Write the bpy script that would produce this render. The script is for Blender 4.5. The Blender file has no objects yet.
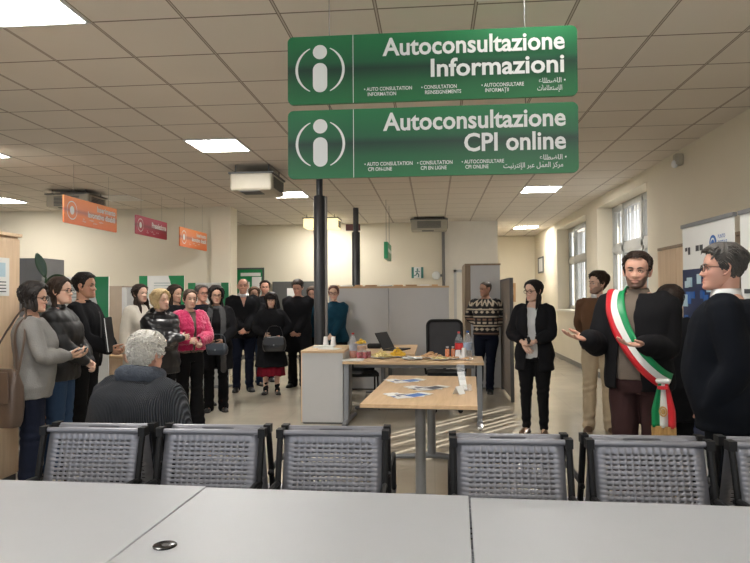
import bpy, bmesh, math, random
from mathutils import Vector, Matrix, noise, Quaternion
from mathutils.bvhtree import BVHTree
random.seed(7)
PI = math.pi
V = Vector
scene = bpy.context.scene
COL = scene.collection

# ------------------------------------------------------------------ materials
def node_mat(name):
    m = bpy.data.materials.new(name); m.use_nodes = True
    nt = m.node_tree; b = nt.nodes['Principled BSDF']
    return m, nt, b
def rgb(c):
    return (c[0], c[1], c[2], 1.0)
def mat(name, col, rough=.5, metal=0.0, var=0.06, vscale=8.0, bump=0.0, bscale=60.0, spec=.5, coat=0.0, trans=0.0, alpha=1.0, emit=None, estr=0.0, sheen=0.0, attr=None, stretch=(1, 1, 1)):
    m, nt, b = node_mat(name)
    N = nt.nodes; L = nt.links
    tc = N.new('ShaderNodeTexCoord')
    mp = N.new('ShaderNodeMapping'); mp.inputs['Scale'].default_value = stretch
    L.new(tc.outputs['Object'], mp.inputs['Vector'])
    nz = N.new('ShaderNodeTexNoise'); nz.inputs['Scale'].default_value = vscale; nz.inputs['Detail'].default_value = 4
    L.new(mp.outputs['Vector'], nz.inputs['Vector'])
    mx = N.new('ShaderNodeMix'); mx.data_type = 'RGBA'; mx.blend_type = 'MULTIPLY'
    mx.inputs[0].default_value = 1.0
    rp = N.new('ShaderNodeMapRange')
    rp.inputs['To Min'].default_value = 1 - var * 2; rp.inputs['To Max'].default_value = 1 + var * 2
    L.new(nz.outputs['Fac'], rp.inputs['Value'])
    cb = N.new('ShaderNodeCombineColor')
    for i in range(3): L.new(rp.outputs['Result'], cb.inputs[i])
    if attr:
        at = N.new('ShaderNodeAttribute'); at.attribute_name = attr
        L.new(at.outputs['Color'], mx.inputs[6])
    else:
        mx.inputs[6].default_value = rgb(col)
    L.new(cb.outputs['Color'], mx.inputs[7])
    L.new(mx.outputs[2], b.inputs['Base Color'])
    b.inputs['Roughness'].default_value = rough
    b.inputs['Metallic'].default_value = metal
    b.inputs['Specular IOR Level'].default_value = spec
    b.inputs['Coat Weight'].default_value = coat
    b.inputs['Transmission Weight'].default_value = trans
    b.inputs['Alpha'].default_value = alpha
    b.inputs['Sheen Weight'].default_value = sheen
    if emit:
        b.inputs['Emission Color'].default_value = rgb(emit); b.inputs['Emission Strength'].default_value = estr
    if bump > 0:
        n2 = N.new('ShaderNodeTexNoise'); n2.inputs['Scale'].default_value = bscale; n2.inputs['Detail'].default_value = 3
        L.new(mp.outputs['Vector'], n2.inputs['Vector'])
        bp = N.new('ShaderNodeBump'); bp.inputs['Strength'].default_value = bump; bp.inputs['Distance'].default_value = .01
        L.new(n2.outputs['Fac'], bp.inputs['Height']); L.new(bp.outputs['Normal'], b.inputs['Normal'])
    return m
def wood(name, c1, c2, axis='Z', scale=1.0, rough=.45):
    m, nt, b = node_mat(name); N = nt.nodes; L = nt.links
    tc = N.new('ShaderNodeTexCoord'); mp = N.new('ShaderNodeMapping')
    s = {'X': (1.2, 14, 14), 'Y': (14, 1.2, 14), 'Z': (14, 14, 1.2)}[axis]
    mp.inputs['Scale'].default_value = [q * scale for q in s]
    L.new(tc.outputs['Object'], mp.inputs['Vector'])
    nz = N.new('ShaderNodeTexNoise'); nz.inputs['Scale'].default_value = 2.0; nz.inputs['Detail'].default_value = 6; nz.inputs['Distortion'].default_value = .6
    L.new(mp.outputs['Vector'], nz.inputs['Vector'])
    cr = N.new('ShaderNodeValToRGB')
    cr.color_ramp.elements[0].position = .3; cr.color_ramp.elements[0].color = rgb(c1)
    cr.color_ramp.elements[1].position = .7; cr.color_ramp.elements[1].color = rgb(c2)
    L.new(nz.outputs['Fac'], cr.inputs['Fac']); L.new(cr.outputs['Color'], b.inputs['Base Color'])
    b.inputs['Roughness'].default_value = rough
    return m
def glassy(name, col=(1, 1, 1), alpha=.25, rough=.05):
    m = mat(name, col, rough=rough, var=0, alpha=alpha)
    return m

# ------------------------------------------------------------------ geometry
def catmull(pts, n):
    out = []
    m = len(pts)
    for i in range(m - 1):
        p0 = pts[max(i - 1, 0)]; p1 = pts[i]; p2 = pts[i + 1]; p3 = pts[min(i + 2, m - 1)]
        for k in range(n):
            t = k / n
            out.append(tuple(.5 * ((2 * b) + (-a + c) * t + (2 * a - 5 * b + 4 * c - d) * t * t + (-a + 3 * b - 3 * c + d) * t ** 3)
                             for a, b, c, d in zip(p0, p1, p2, p3)))
    out.append(tuple(pts[-1]))
    return out
class G:
    def __init__(s): s.v = []; s.f = []; s.m = []; s.c = None; s.col = (1, 1, 1); s.cols = []
    def add(s, vs, fs, mi=0):
        o = len(s.v); s.v += [V(p) for p in vs]; s.f += [tuple(i + o for i in f) for f in fs]; s.m += [mi] * len(fs)
        s.cols += [s.col] * len(vs)
        return s
    def box(s, x0, y0, z0, x1, y1, z1, mi=0, M=None):
        p = [V((x, y, z)) for z in (z0, z1) for y in (y0, y1) for x in (x0, x1)]
        if M: p = [M @ q for q in p]
        return s.add(p, [(0, 2, 3, 1), (4, 5, 7, 6), (0, 1, 5, 4), (2, 6, 7, 3), (0, 4, 6, 2), (1, 3, 7, 5)], mi)
    def prism(s, poly, h0, h1, plane='XY', mi=0, M=None):
        def mk(a, b, h): return {'XY': V((a, b, h)), 'XZ': V((a, h, b)), 'YZ': V((h, a, b))}[plane]
        n = len(poly); p = [mk(a, b, h0) for a, b in poly] + [mk(a, b, h1) for a, b in poly]
        if M: p = [M @ q for q in p]
        return s.add(p, [tuple(range(n))[::-1], tuple(range(n, 2 * n))] + [(i, (i + 1) % n, n + (i + 1) % n, n + i) for i in range(n)], mi)
    def rings(s, rs, mi=0, caps=True):
        n = len(rs[0]); vs = [p for r in rs for p in r]; fs = []
        for j in range(len(rs) - 1):
            for i in range(n):
                a = j * n + i; b = j * n + (i + 1) % n
                fs.append((a, b, b + n, a + n))
        if caps:
            fs.append(tuple(range(n))[::-1]); fs.append(tuple(range((len(rs) - 1) * n, len(rs) * n)))
        return s.add(vs, fs, mi)
    def tube(s, pts, r, n=10, mi=0, round_=True, sub=1, flat=1.0, upv=None):
        if not hasattr(r, '__len__'): r = [r] * len(pts)
        q = [tuple(p) + (rr,) for p, rr in zip(pts, r)]
        if sub > 1: q = catmull(q, sub)
        P = [V(a[:3]) for a in q]; R = [max(a[3], 1e-4) for a in q]
        T = []
        for i in range(len(P)):
            t = P[min(i + 1, len(P) - 1)] - P[max(i - 1, 0)]
            T.append(t.normalized() if t.length > 1e-9 else V((0, 0, 1)))
        u = V(upv) if upv else (V((0, 0, 1)) if abs(T[0].z) < .9 else V((1, 0, 0)))
        rs = []
        a = (u - T[0] * u.dot(T[0])).normalized()
        ring = []
        for i in range(len(P)):
            a = (a - T[i] * a.dot(T[i]))
            a = a.normalized() if a.length > 1e-6 else V((1, 0, 0))
            b = T[i].cross(a)
            ring.append((P[i], a, b, R[i], T[i]))
        def mk(c, a, b, rr): return [c + (a * math.cos(2 * PI * k / n) * flat + b * math.sin(2 * PI * k / n)) * rr for k in range(n)]
        if round_:
            c, a, b, rr, t = ring[0]
            for h in (80, 50, 25): rs.append(mk(c - t * rr * math.sin(math.radians(h)), a, b, rr * math.cos(math.radians(h))))
        for c, a, b, rr, t in ring: rs.append(mk(c, a, b, rr))
        if round_:
            c, a, b, rr, t = ring[-1]
            for h in (25, 50, 80): rs.append(mk(c + t * rr * math.sin(math.radians(h)), a, b, rr * math.cos(math.radians(h))))
        return s.rings(rs, mi)
    def sph(s, c, r, mi=0, n=14, m=9, M=None):
        r = r if hasattr(r, '__len__') else (r, r, r); rs = []
        for j in range(m):
            ph = -PI / 2 + PI * (j + .12 * (j == 0) - .12 * (j == m - 1)) / (m - 1)
            ring = [V((r[0] * math.cos(ph) * math.cos(2 * PI * k / n), r[1] * math.cos(ph) * math.sin(2 * PI * k / n), r[2] * math.sin(ph))) for k in range(n)]
            rs.append([(M @ p if M else p) + V(c) for p in ring])
        return s.rings(rs, mi)
    def lathe(s, c, prof, n=20, mi=0, caps=True):
        return s.rings([[V(c) + V((r * math.cos(2 * PI * k / n), r * math.sin(2 * PI * k / n), z)) for k in range(n)] for r, z in prof], mi, caps)
    def xf(s, M, start=0):
        for i in range(start, len(s.v)): s.v[i] = M @ s.v[i]
        return s
    def mesh(s, name):
        me = bpy.data.meshes.new(name); me.from_pydata(s.v, [], s.f)
        me.polygons.foreach_set('material_index', s.m)
        return me
    def build(s, name, mats, parent=None, smooth=40, bevel=0, colors=False, solid=0):
        me = s.mesh(name)
        if colors:
            ca = me.color_attributes.new('Col', 'FLOAT_COLOR', 'POINT')
            ca.data.foreach_set('color', [x for c in s.cols for x in (c[0], c[1], c[2], 1)])
        return link(name, me, mats, parent, smooth, bevel, solid)
def link(name, me, mats, parent=None, smooth=40, bevel=0, solid=0):
    bm = bmesh.new(); bm.from_mesh(me); bmesh.ops.recalc_face_normals(bm, faces=bm.faces); bm.to_mesh(me); bm.free()
    for m in (mats if isinstance(mats, (list, tuple)) else [mats]): me.materials.append(m)
    if smooth:
        me.shade_smooth()
        if smooth < 180: me.set_sharp_from_angle(angle=math.radians(smooth))
    o = bpy.data.objects.new(name, me); COL.objects.link(o)
    if parent: o.parent = parent
    if bevel:
        b = o.modifiers.new('b', 'BEVEL'); b.width = bevel; b.segments = 2; b.limit_method = 'ANGLE'; b.angle_limit = math.radians(40)
    if solid:
        b = o.modifiers.new('s', 'SOLIDIFY'); b.thickness = solid; b.offset = 0
    return o
def tag(o, label=None, cat=None, group=None, kind=None):
    if label: o['label'] = label
    if cat: o['category'] = cat
    if group: o['group'] = group
    if kind: o['kind'] = kind
    return o
def empty(name, loc, rz=0, label=None, cat=None, group=None):
    o = bpy.data.objects.new(name, None); COL.objects.link(o); o.location = loc; o.rotation_euler = (0, 0, rz)
    o.empty_display_size = .1
    return tag(o, label, cat, group)
def struct(o): o['kind'] = 'structure'; return o
def children(o): return [c for c in bpy.data.objects if c.parent == o]
def copy_tree(o, loc=None, rz=None, label=None, parent=None):
    c = o.copy(); COL.objects.link(c); c.parent = parent
    if loc is not None: c.location = loc
    if rz is not None: c.rotation_euler = (0, 0, rz)
    if label: c['label'] = label
    for ch in children(o): copy_tree(ch, parent=c)
    return c
def remesh(g, vox, smooth=3, fac=.5):
    """union the closed pieces of g into one continuous skin"""
    me = g.mesh('tmp'); o = bpy.data.objects.new('tmp', me); COL.objects.link(o)
    r = o.modifiers.new('r', 'REMESH'); r.mode = 'VOXEL'; r.voxel_size = vox
    if smooth:
        sm = o.modifiers.new('s', 'SMOOTH'); sm.iterations = smooth; sm.factor = fac
    dg = bpy.context.evaluated_depsgraph_get(); dg.update()
    out = bpy.data.meshes.new_from_object(o.evaluated_get(dg))
    bpy.data.objects.remove(o); bpy.data.meshes.remove(me)
    return out
def displace(me, fn):
    n = [v.normal.copy() for v in me.vertices]
    for v, nn in zip(me.vertices, n): v.co = fn(v.co, nn)
def colorize(me, fn):
    ca = me.color_attributes.new('Col', 'FLOAT_COLOR', 'POINT')
    arr = []
    for v in me.vertices:
        c = fn(v.co); arr += [c[0], c[1], c[2], 1]
    ca.data.foreach_set('color', arr)
def text_geo(lines):
    """lines: (string, x, z, height, xscale, bold, align) laid out on the XZ plane; returns one mesh facing -Y"""
    g = G()
    for (t, x, z, h, xs, bold, al) in lines:
        cu = bpy.data.curves.new('t', 'FONT'); cu.body = t; cu.size = 1; cu.offset = bold; cu.extrude = .0; cu.align_x = al
        cu.resolution_u = 3
        o = bpy.data.objects.new('t', cu); COL.objects.link(o)
        dg = bpy.context.evaluated_depsgraph_get(); dg.update()
        me = bpy.data.meshes.new_from_object(o.evaluated_get(dg))
        bpy.data.objects.remove(o); bpy.data.curves.remove(cu)
        s = h / .72
        if xs < 0:
            wd = max(v.co.x for v in me.vertices) - min(v.co.x for v in me.vertices); xs = -xs / (wd * s)
        g.add([(x + v.co.x * s * xs, 0, z + v.co.y * s) for v in me.vertices], [tuple(p.vertices) for p in me.polygons])
        bpy.data.meshes.remove(me)
    return g
AR = {  # isolated, final, initial, medial presentation forms
 'ا': ('\ufe8d', '\ufe8e', None, None), 'إ': ('\ufe87', '\ufe88', None, None), 'ل': ('\ufedd', '\ufede', '\ufedf', '\ufee0'), 'ض': ('\ufebd', '\ufebe', '\ufebf', '\ufec0'),
 'ط': ('\ufec1', '\ufec2', '\ufec3', '\ufec4'), 'ع': ('\ufec9', '\ufeca', '\ufecb', '\ufecc'), 'س': ('\ufeb1', '\ufeb2', '\ufeb3', '\ufeb4'), 'ت': ('\ufe95', '\ufe96', '\ufe97', '\ufe98'),
 'م': ('\ufee1', '\ufee2', '\ufee3', '\ufee4'), 'ر': ('\ufead', '\ufeae', None, None), 'ك': ('\ufed9', '\ufeda', '\ufedb', '\ufedc'), 'ز': ('\ufeaf', '\ufeb0', None, None),
 'ب': ('\ufe8f', '\ufe90', '\ufe91', '\ufe92'), 'ن': ('\ufee5', '\ufee6', '\ufee7', '\ufee8'), 'ي': ('\ufef1', '\ufef2', '\ufef3', '\ufef4')}
def arabic(t):
    out = []
    for w in t.split(' '):
        r = []
        for i, ch in enumerate(w):
            f = AR[ch]; prev = i > 0 and AR[w[i - 1]][2] is not None; nxt = i < len(w) - 1 and f[2] is not None
            r.append(f[3] if prev and nxt else f[1] if prev else f[2] if nxt else f[0])
        out.append(''.join(reversed(r)))
    return ' '.join(reversed(out))
# ------------------------------------------------------------------ people
def lerp_tab(tab, x):
    if x <= tab[0][0]: return tab[0][1]
    for (a, b), (c, d) in zip(tab, tab[1:]):
        if x <= c:
            t = (x - a) / (c - a); t = t * t * (3 - 2 * t) if False else t
            return b + (d - b) * t
    return tab[-1][1]
def gauss(d, s): return math.exp(-(d * d) / (2 * s * s))
HEADP = [(-.116, .018, .066, -.02), (-.110, .034, .082, -.015), (-.100, .045, .088, .0), (-.085, .053, .089, -.03), (-.067, .060, .087, -.05), (-.045, .066, .086, -.068),
         (-.02, .070, .086, -.085), (0, .0725, .084, -.094), (.02, .075, .088, -.099), (.045, .0765, .087, -.101), (.07, .072, .078, -.095), (.09, .060, .060, -.080),
         (.105, .042, .038, -.058), (.114, .022, .012, -.036), (.1165, .004, -.010, -.018)]
_prof = None
def head_prof():
    global _prof
    if _prof is None:
        _prof = catmull(HEADP, 4)
    return _prof
def head_at(z):
    P = head_prof()
    z = min(max(z, P[0][0]), P[-1][0])
    for a, b in zip(P, P[1:]):
        if z <= b[0]:
            t = (z - a[0]) / max(b[0] - a[0], 1e-6)
            return [a[i] + (b[i] - a[i]) * t for i in (1, 2, 3)]
    return P[-1][1:]
def head_pt(th, z, off=0.0, wide=1.0):
    """th 0 = face (+Y), + towards +X ; point on the skull surface"""
    w, f, b = head_at(z)
    yc = (f + b) / 2; d = (f - b) / 2; w *= wide
    e = 2.25
    c, s = math.cos(th), math.sin(th)
    r = (abs(c) ** e + abs(s) ** e) ** (-1 / e)
    x = w * r * s; y = yc + d * r * c
    k = 1 + off / max(math.hypot(x, y - yc), .02) if off else 1
    return V((x * k, yc + (y - yc) * k, z))
def feat(x, z, female):
    d = 0.0
    if -.05 < z < .03:   # nose
        t = (.012 - z) / .047
        if 0 <= t <= 1.25:
            amp = (.004 + .021 * min(t, 1) ** 1.3) * (1 if t < 1 else max(0, 1 - (t - 1) / .22))
            d += amp * gauss(x, .0075 + .0055 * min(t, 1))
        d += .004 * gauss(abs(x) - .013, .005) * gauss(z + .034, .007)
    d -= .011 * gauss(abs(x) - .030, .014) * gauss(z + .001, .011)
    d += .0035 * gauss(abs(x) - .027, .016) * gauss(z - .019, .007) * (.5 if female else 1)
    d += .0055 * gauss(x, .020) * gauss(z + .060, .0045)
    d += .0065 * gauss(x, .017) * gauss(z + .073, .0055)
    d -= .0045 * gauss(x, .022) * gauss(z + .0665, .0022)
    d -= .003 * gauss(x, .012) * gauss(z + .086, .005)
    d += .005 * gauss(x, .016) * gauss(z + .100, .010)
    d += .004 * gauss(abs(x) - .045, .014) * gauss(z + .028, .014)
    return d
def mixc(a, b, t): return tuple(p + (q - p) * t for p, q in zip(a, b))
def head_geo(g, sp, skin, hairc):
    female = sp.get('sex') == 'f'; beard = sp.get('beard', 0); wide = sp.get('face_w', 1.0)
    n = 72; P = head_prof(); zs = []
    k = 58
    for j in range(k + 1):
        t = j / k; zs.append(P[0][0] + (P[-1][0] - P[0][0]) * (.5 - .5 * math.cos(PI * (.04 + .92 * t))) if False else P[0][0] + (P[-1][0] - P[0][0]) * t)
    o = len(g.v); lip = mixc(skin, (.42, .12, .11), .6 if female else .35)
    rs = []; cols = []
    for z in zs:
        ring = []
        for i in range(n):
            # denser in front
            u = -1 + 2 * i / n; th = PI * (u * .55 + .45 * u ** 3)
            p = head_pt(th, z, 0, wide)
            fr = max(0, math.cos(th))
            if fr > .2: p.y += feat(p.x / wide, z, female) * min(1, (fr - .2) * 2.5)
            ring.append(p); c = skin
            if fr > .2 and p.y > .02:
                x = abs(p.x)
                m = gauss(x, .020) * max(gauss(z + .060, .004), gauss(z + .073, .005)); c = mixc(c, lip, min(1, m * 1.3) if x < .026 else 0)
                c = mixc(c, mixc(skin, (.5, .12, .1), .5), .35 * gauss(x - .04, .018) * gauss(z + .035, .018))
                c = mixc(c, mixc(skin, (.1, .05, .04), .5), .55 * gauss(x - .030, .014) * gauss(z - .003, .008))
            if beard:
                if p.y > -.02 and z < -.035:
                    x = abs(p.x)
                    b = min(1, max(0, (-.052 - z + max(0, x - .03) * .9) / .010))
                    b *= 1 - .85 * min(1, max(0, 1.5 - ((x / .021) ** 2 + ((z + .067) / .0085) ** 2)))
                    b *= 1 - .5 * gauss(x, .006) * gauss(z + .08, .004)
                    c = mixc(c, hairc, min(1, b) * beard)
                elif p.y > -.015 and abs(p.x) > .062 and z < .01: c = mixc(c, hairc, beard * .9)
            cols.append(c)
        rs.append(ring)
    g.rings(rs)
    g.cols[o:o + len(cols)] = cols
    # eyes
    for sx in (-1, 1):
        fy = head_pt(.0, 0).y
        c = V((sx * .031 * wide, head_pt(math.atan2(.031, .084), 0).y - .0155, 0.0))
        o2 = len(g.v); nn = 16; R = .0125; rr = []
        cc = []
        for j in range(11):
            a = PI * (.02 + .96 * j / 10)
            rr.append([c + V((R * math.sin(a) * math.cos(2 * PI * q / nn), R * math.cos(a), R * math.sin(a) * math.sin(2 * PI * q / nn))) for q in range(nn)])
            cc += [(.02, .014, .01) if a < .55 else (.62, .60, .57)] * nn
        g.rings(rr); g.cols[o2:o2 + len(cc)] = cc
        # lids: skin shells over and under the eyeball, dark lash line
        for (up, cl, r_) in ((1, skin, .0045), (1, (.03, .02, .015), .0018), (-1, skin, .003)):
            g.col = cl
            pts = []
            for q in range(7):
                t = -1 + 2 * q / 6
                zz = up * (.0062 if up > 0 else .0052) * (1 - t * t) + (.0008 if r_ > .002 and up > 0 else -.0012 if up > 0 else 0)
                pts.append(c + V((t * .0145, .0105 * (1 - .45 * t * t) + (.002 if cl != skin else 0), zz + (.003 if (cl == skin and up > 0) else 0))))
            g.tube(pts, r_, n=6)
        # brow
        g.col = hairc if sp.get('browc') is None else sp['browc']
        pts = []
        for q in range(6):
            t = q / 5; x = sx * (.014 + .034 * t); z = .0185 + .006 * math.sin(PI * t * .8) - .003 * t
            y = head_pt(math.atan2(abs(x), .087), z).y
            y = max(y, .088 * (1 - .35 * (abs(x) / .07) ** 2.2)) + .001
            pts.append((x * wide, y, z))
        bw = .0022 if female else .0036
        g.tube(pts, [bw, bw * 1.2, bw * 1.2, bw, bw * .8, bw * .3], n=6)
        # ear
        g.col = mixc(skin, (.5, .15, .12), .12)
        ex = sx * (.0735 * wide); M = Matrix.Rotation(-sx * .35, 4, 'Z') @ Matrix.Rotation(.18, 4, 'X')
        g.tube([V((ex, .004, -.034)) + 0 * V(), V((ex + sx * .006, -.006, -.030)), V((ex + sx * .013, -.019, -.010)), V((ex + sx * .015, -.022, .010)), V((ex + sx * .011, -.012, .024)), V((ex + sx * .004, .002, .020)), V((ex + sx * .002, .006, .008))],
               [.006, .007, .0055, .005, .005, .005, .004], n=8, sub=3)
        g.sph((ex + sx * .003, -.006, -.004), (.006, .014, .024))
        g.col = skin
HLM = [(0, .078), (.5, .074), (.9, .058), (1.15, .022), (1.3, -.012), (1.42, -.018), (1.5, .012), (1.75, .008), (1.95, -.035), (2.3, -.07), (3.15, -.082)]
HLF = [(0, .084), (.45, .076), (.85, .05), (1.1, .0), (1.3, -.03), (1.6, -.03), (1.95, -.06), (2.3, -.085), (3.15, -.095)]
def hair_cap(g, thick, hl, seed=0, top=0.0, rough=.0015, wide=1.0, recede=0.0, wav=22):
    n = 96; k = 52; z0, z1 = -.112, .1165; rs = []
    for j in range(k + 1):
        z = z0 + (z1 - z0) * (1 - (1 - j / k) ** 1.25); ring = []
        for i in range(n):
            th = -PI + 2 * PI * i / n
            h = lerp_tab(hl, abs(th)) + recede * gauss(abs(th) - .5, .45)
            t = (z - h) / .016 + .35 * noise.noise(V((th * 9, z * 60, seed)))
            t = min(1, max(-1, t)); up = max(0, z - .03) / .09
            th_ = (thick + top * up) * (1 if hl is HLF else .35 + .65 * min(1, max(0, z - .02) / .06))
            off = -.006 + (th_ + .006) * max(0, t) ** .6 if t > 0 else -.006
            if t > 0: off += rough * noise.noise(V((th * wav, z * 25, seed))) * 2
            p = head_pt(th, min(z, .1162), off, wide)
            if z > .04 and t > 0: p.z += (th_) * ((z - .04) / .0765) ** 1.5
            ring.append(p)
        rs.append(ring)
    g.rings(rs)
def hair_locks(g, hl, n, ln, r, seed, comb, lift=.006, wide=1.0, zmin=-.2, curl=0.0, zmax=.118):
    rnd = random.Random(seed); c = 0
    while c < n:
        th = rnd.uniform(-PI, PI); z = rnd.uniform(-.1, zmax)
        if z < lerp_tab(hl, abs(th)) + .004 or z < zmin: continue
        c += 1
        lf = lift * (1 if curl or hl is HLF else .3 + .7 * min(1, max(0, z - .02) / .06)); p = head_pt(th, z, lf, wide)
        if z > .04: p.z += lf * .6
        nrm = (p - V((0, -.005, .01))).normalized()
        if curl:
            # curly tuft
            a = nrm.cross(V((.3, .2, 1))).normalized(); b = nrm.cross(a); ph = rnd.uniform(0, 6.28); R = curl * rnd.uniform(.7, 1.2)
            pts = [p + nrm * (-.004 + R * .9 * q / 5) + (a * math.cos(ph + q * 1.25) + b * math.sin(ph + q * 1.25)) * R * .65 for q in range(6)]
            g.tube(pts, [r, r, r * .95, r * .85, r * .7, r * .3], n=6); continue
        d = V(comb(th, z, p)); d = (d - nrm * d.dot(nrm)).normalized()
        d = (d + V((rnd.uniform(-.25, .25), rnd.uniform(-.25, .25), rnd.uniform(-.2, .2)))).normalized()
        L = ln * rnd.uniform(.7, 1.2); pts = []
        q = p.copy()
        for s_ in range(4):
            pts.append(q + nrm * lf * (.0 + .4 * math.sin(s_ / 3 * PI)))
            q = q + d * L / 3
            rr = q - V((0, -.005, .01)); q = V((0, -.005, .01)) + rr.normalized() * (p - V((0, -.005, .01))).length
        g.tube(pts, [r * .6, r, r * .8, r * .2], n=5)
def hair_curtain(g, length, seed, th0=1.25, puff=.016, taper=.0, wave=.006, front=0.0, wide=1.0, ztop=.075, back=0.0, neck=.03, inner=.02, wavef=30):
    """hanging hair: a closed double sheet round the back of the head"""
    n = 56; k = 26; out = []; inn = []
    for j in range(k + 1):
        v = j / k; z = ztop + (-length - ztop) * v
        ro = []; ri = []
        for i in range(n):
            u = i / (n - 1); th = th0 + (2 * PI - 2 * th0) * u
            zz = max(z, -.05); p = head_pt(th, zz, puff, wide)
            if z < -.05:
                d = -.05 - z
                p.x *= 1 - taper * d; p.y += (-back * d + .02 * min(1, d / .08) * (1 if abs(th - PI) < .8 else .3))
                fr = max(0, 1 - abs(abs(th if th < PI else th - 2 * PI) - th0) / .7)
                p.y += front * fr * min(1, d / .12); p.x *= 1 - .12 * fr * min(1, d / .15)
            p.z = z + (.03 * noise.noise(V((u * 9, seed, 1))) if j == k else 0)
            nr = V((p.x, p.y + .01, 0)).normalized()
            w = wave * (noise.noise(V((u * wavef, z * 4, seed))) + .6 * math.sin(z * 45 + u * 7 + seed)) * min(1, v * 2.5)
            fade = min(1, v * 4 + .25)
            ro.append(p + nr * (w + .0025 * math.sin(u * 150) * fade)); ri.append(p - nr * inner * min(1, .35 + v))
        out.append(ro); inn.append(ri)
    vs = []; fs = []
    for j in range(k + 1): vs += out[j]
    o = len(vs)
    for j in range(k + 1): vs += inn[j]
    for j in range(k):
        for i in range(n - 1):
            a = j * n + i; fs.append((a, a + 1, a + 1 + n, a + n)); fs.append((o + a, o + a + n, o + a + 1 + n, o + a + 1))
    for j in range(k):
        for i in (0, n - 1):
            a = j * n + i; fs.append((a, a + n, o + a + n, o + a) if i else (a, o + a, o + a + n, a + n))
    for i in range(n - 1):
        fs.append((i, o + i, o + i + 1, i + 1)); a = k * n + i; fs.append((a, a + 1, o + a + 1, o + a))
    g.add(vs, fs)
def hand_geo(g, side, curl=.35, spread=.1, thumb=.5):
    """wrist at origin, fingers +Y, palm faces -Z, thumb on the side*X side"""
    pr = []
    for (y, w, t) in ((-.02, .026, .020), (.0, .028, .019), (.03, .037, .0165), (.06, .042, .0145), (.082, .041, .013), (.092, .034, .010)):
        pr.append([V((w * math.cos(2 * PI * k / 12), y, t * math.sin(2 * PI * k / 12))) for k in range(12)])
    g.rings(pr)
    L = [(.030, .043, .026, .021, .0088), (.010, .047, .030, .022, .0090), (-.010, .044, .028, .021, .0086), (-.029, .034, .021, .018, .0076)]
    for i, (x, a, b, c, r) in enumerate(L):
        x *= side; p = V((x, .080 if i < 3 else .074, .001)); pts = [p - V((0, .03, 0)), p.copy()]
        ang = curl * .6; sp = -side * (i - 1.2) * spread
        for seg, l in enumerate((a, b, c)):
            d = V((math.sin(sp) * math.cos(ang), math.cos(ang) * math.cos(sp), -math.sin(ang)))
            p = p + d * l; pts.append(p.copy()); ang += curl * (1.1 if seg == 0 else .8)
        g.tube(pts, [r, r * 1.05, r, r * .93, r * .8], n=8, sub=2)
    t0 = V((side * .022, .012, -.004)); d1 = V((side * .75, .75, -.25 - thumb * .4)).normalized(); d2 = V((side * .35, .95, -.15 - thumb * .3)).normalized()
    g.tube([t0 - d1 * .01, t0 + d1 * .04, t0 + d1 * .04 + d2 * .032, t0 + d1 * .04 + d2 * .058], [.013, .0115, .0105, .008], n=8, sub=2)
TORSO = {
 'm': [(.84, .155, .105, -.015), (.90, .168, .118, -.018), (.97, .165, .115, -.012), (1.06, .150, .108, .0), (1.15, .152, .110, .002), (1.25, .167, .118, .0), (1.34, .178, .118, -.006), (1.40, .178, .105, -.012), (1.44, .160, .088, -.016), (1.468, .115, .072, -.018), (1.49, .072, .064, -.016), (1.51, .058, .060, -.012)],
 'f': [(.82, .160, .110, -.018), (.90, .176, .122, -.022), (.97, .165, .112, -.012), (1.06, .134, .096, .0), (1.15, .138, .100, .002), (1.25, .150, .122, .012), (1.33, .155, .112, .0), (1.39, .156, .094, -.012), (1.43, .142, .080, -.016), (1.462, .100, .066, -.018), (1.49, .060, .056, -.014), (1.51, .050, .052, -.010)]}
class Person:
    pass
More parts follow.
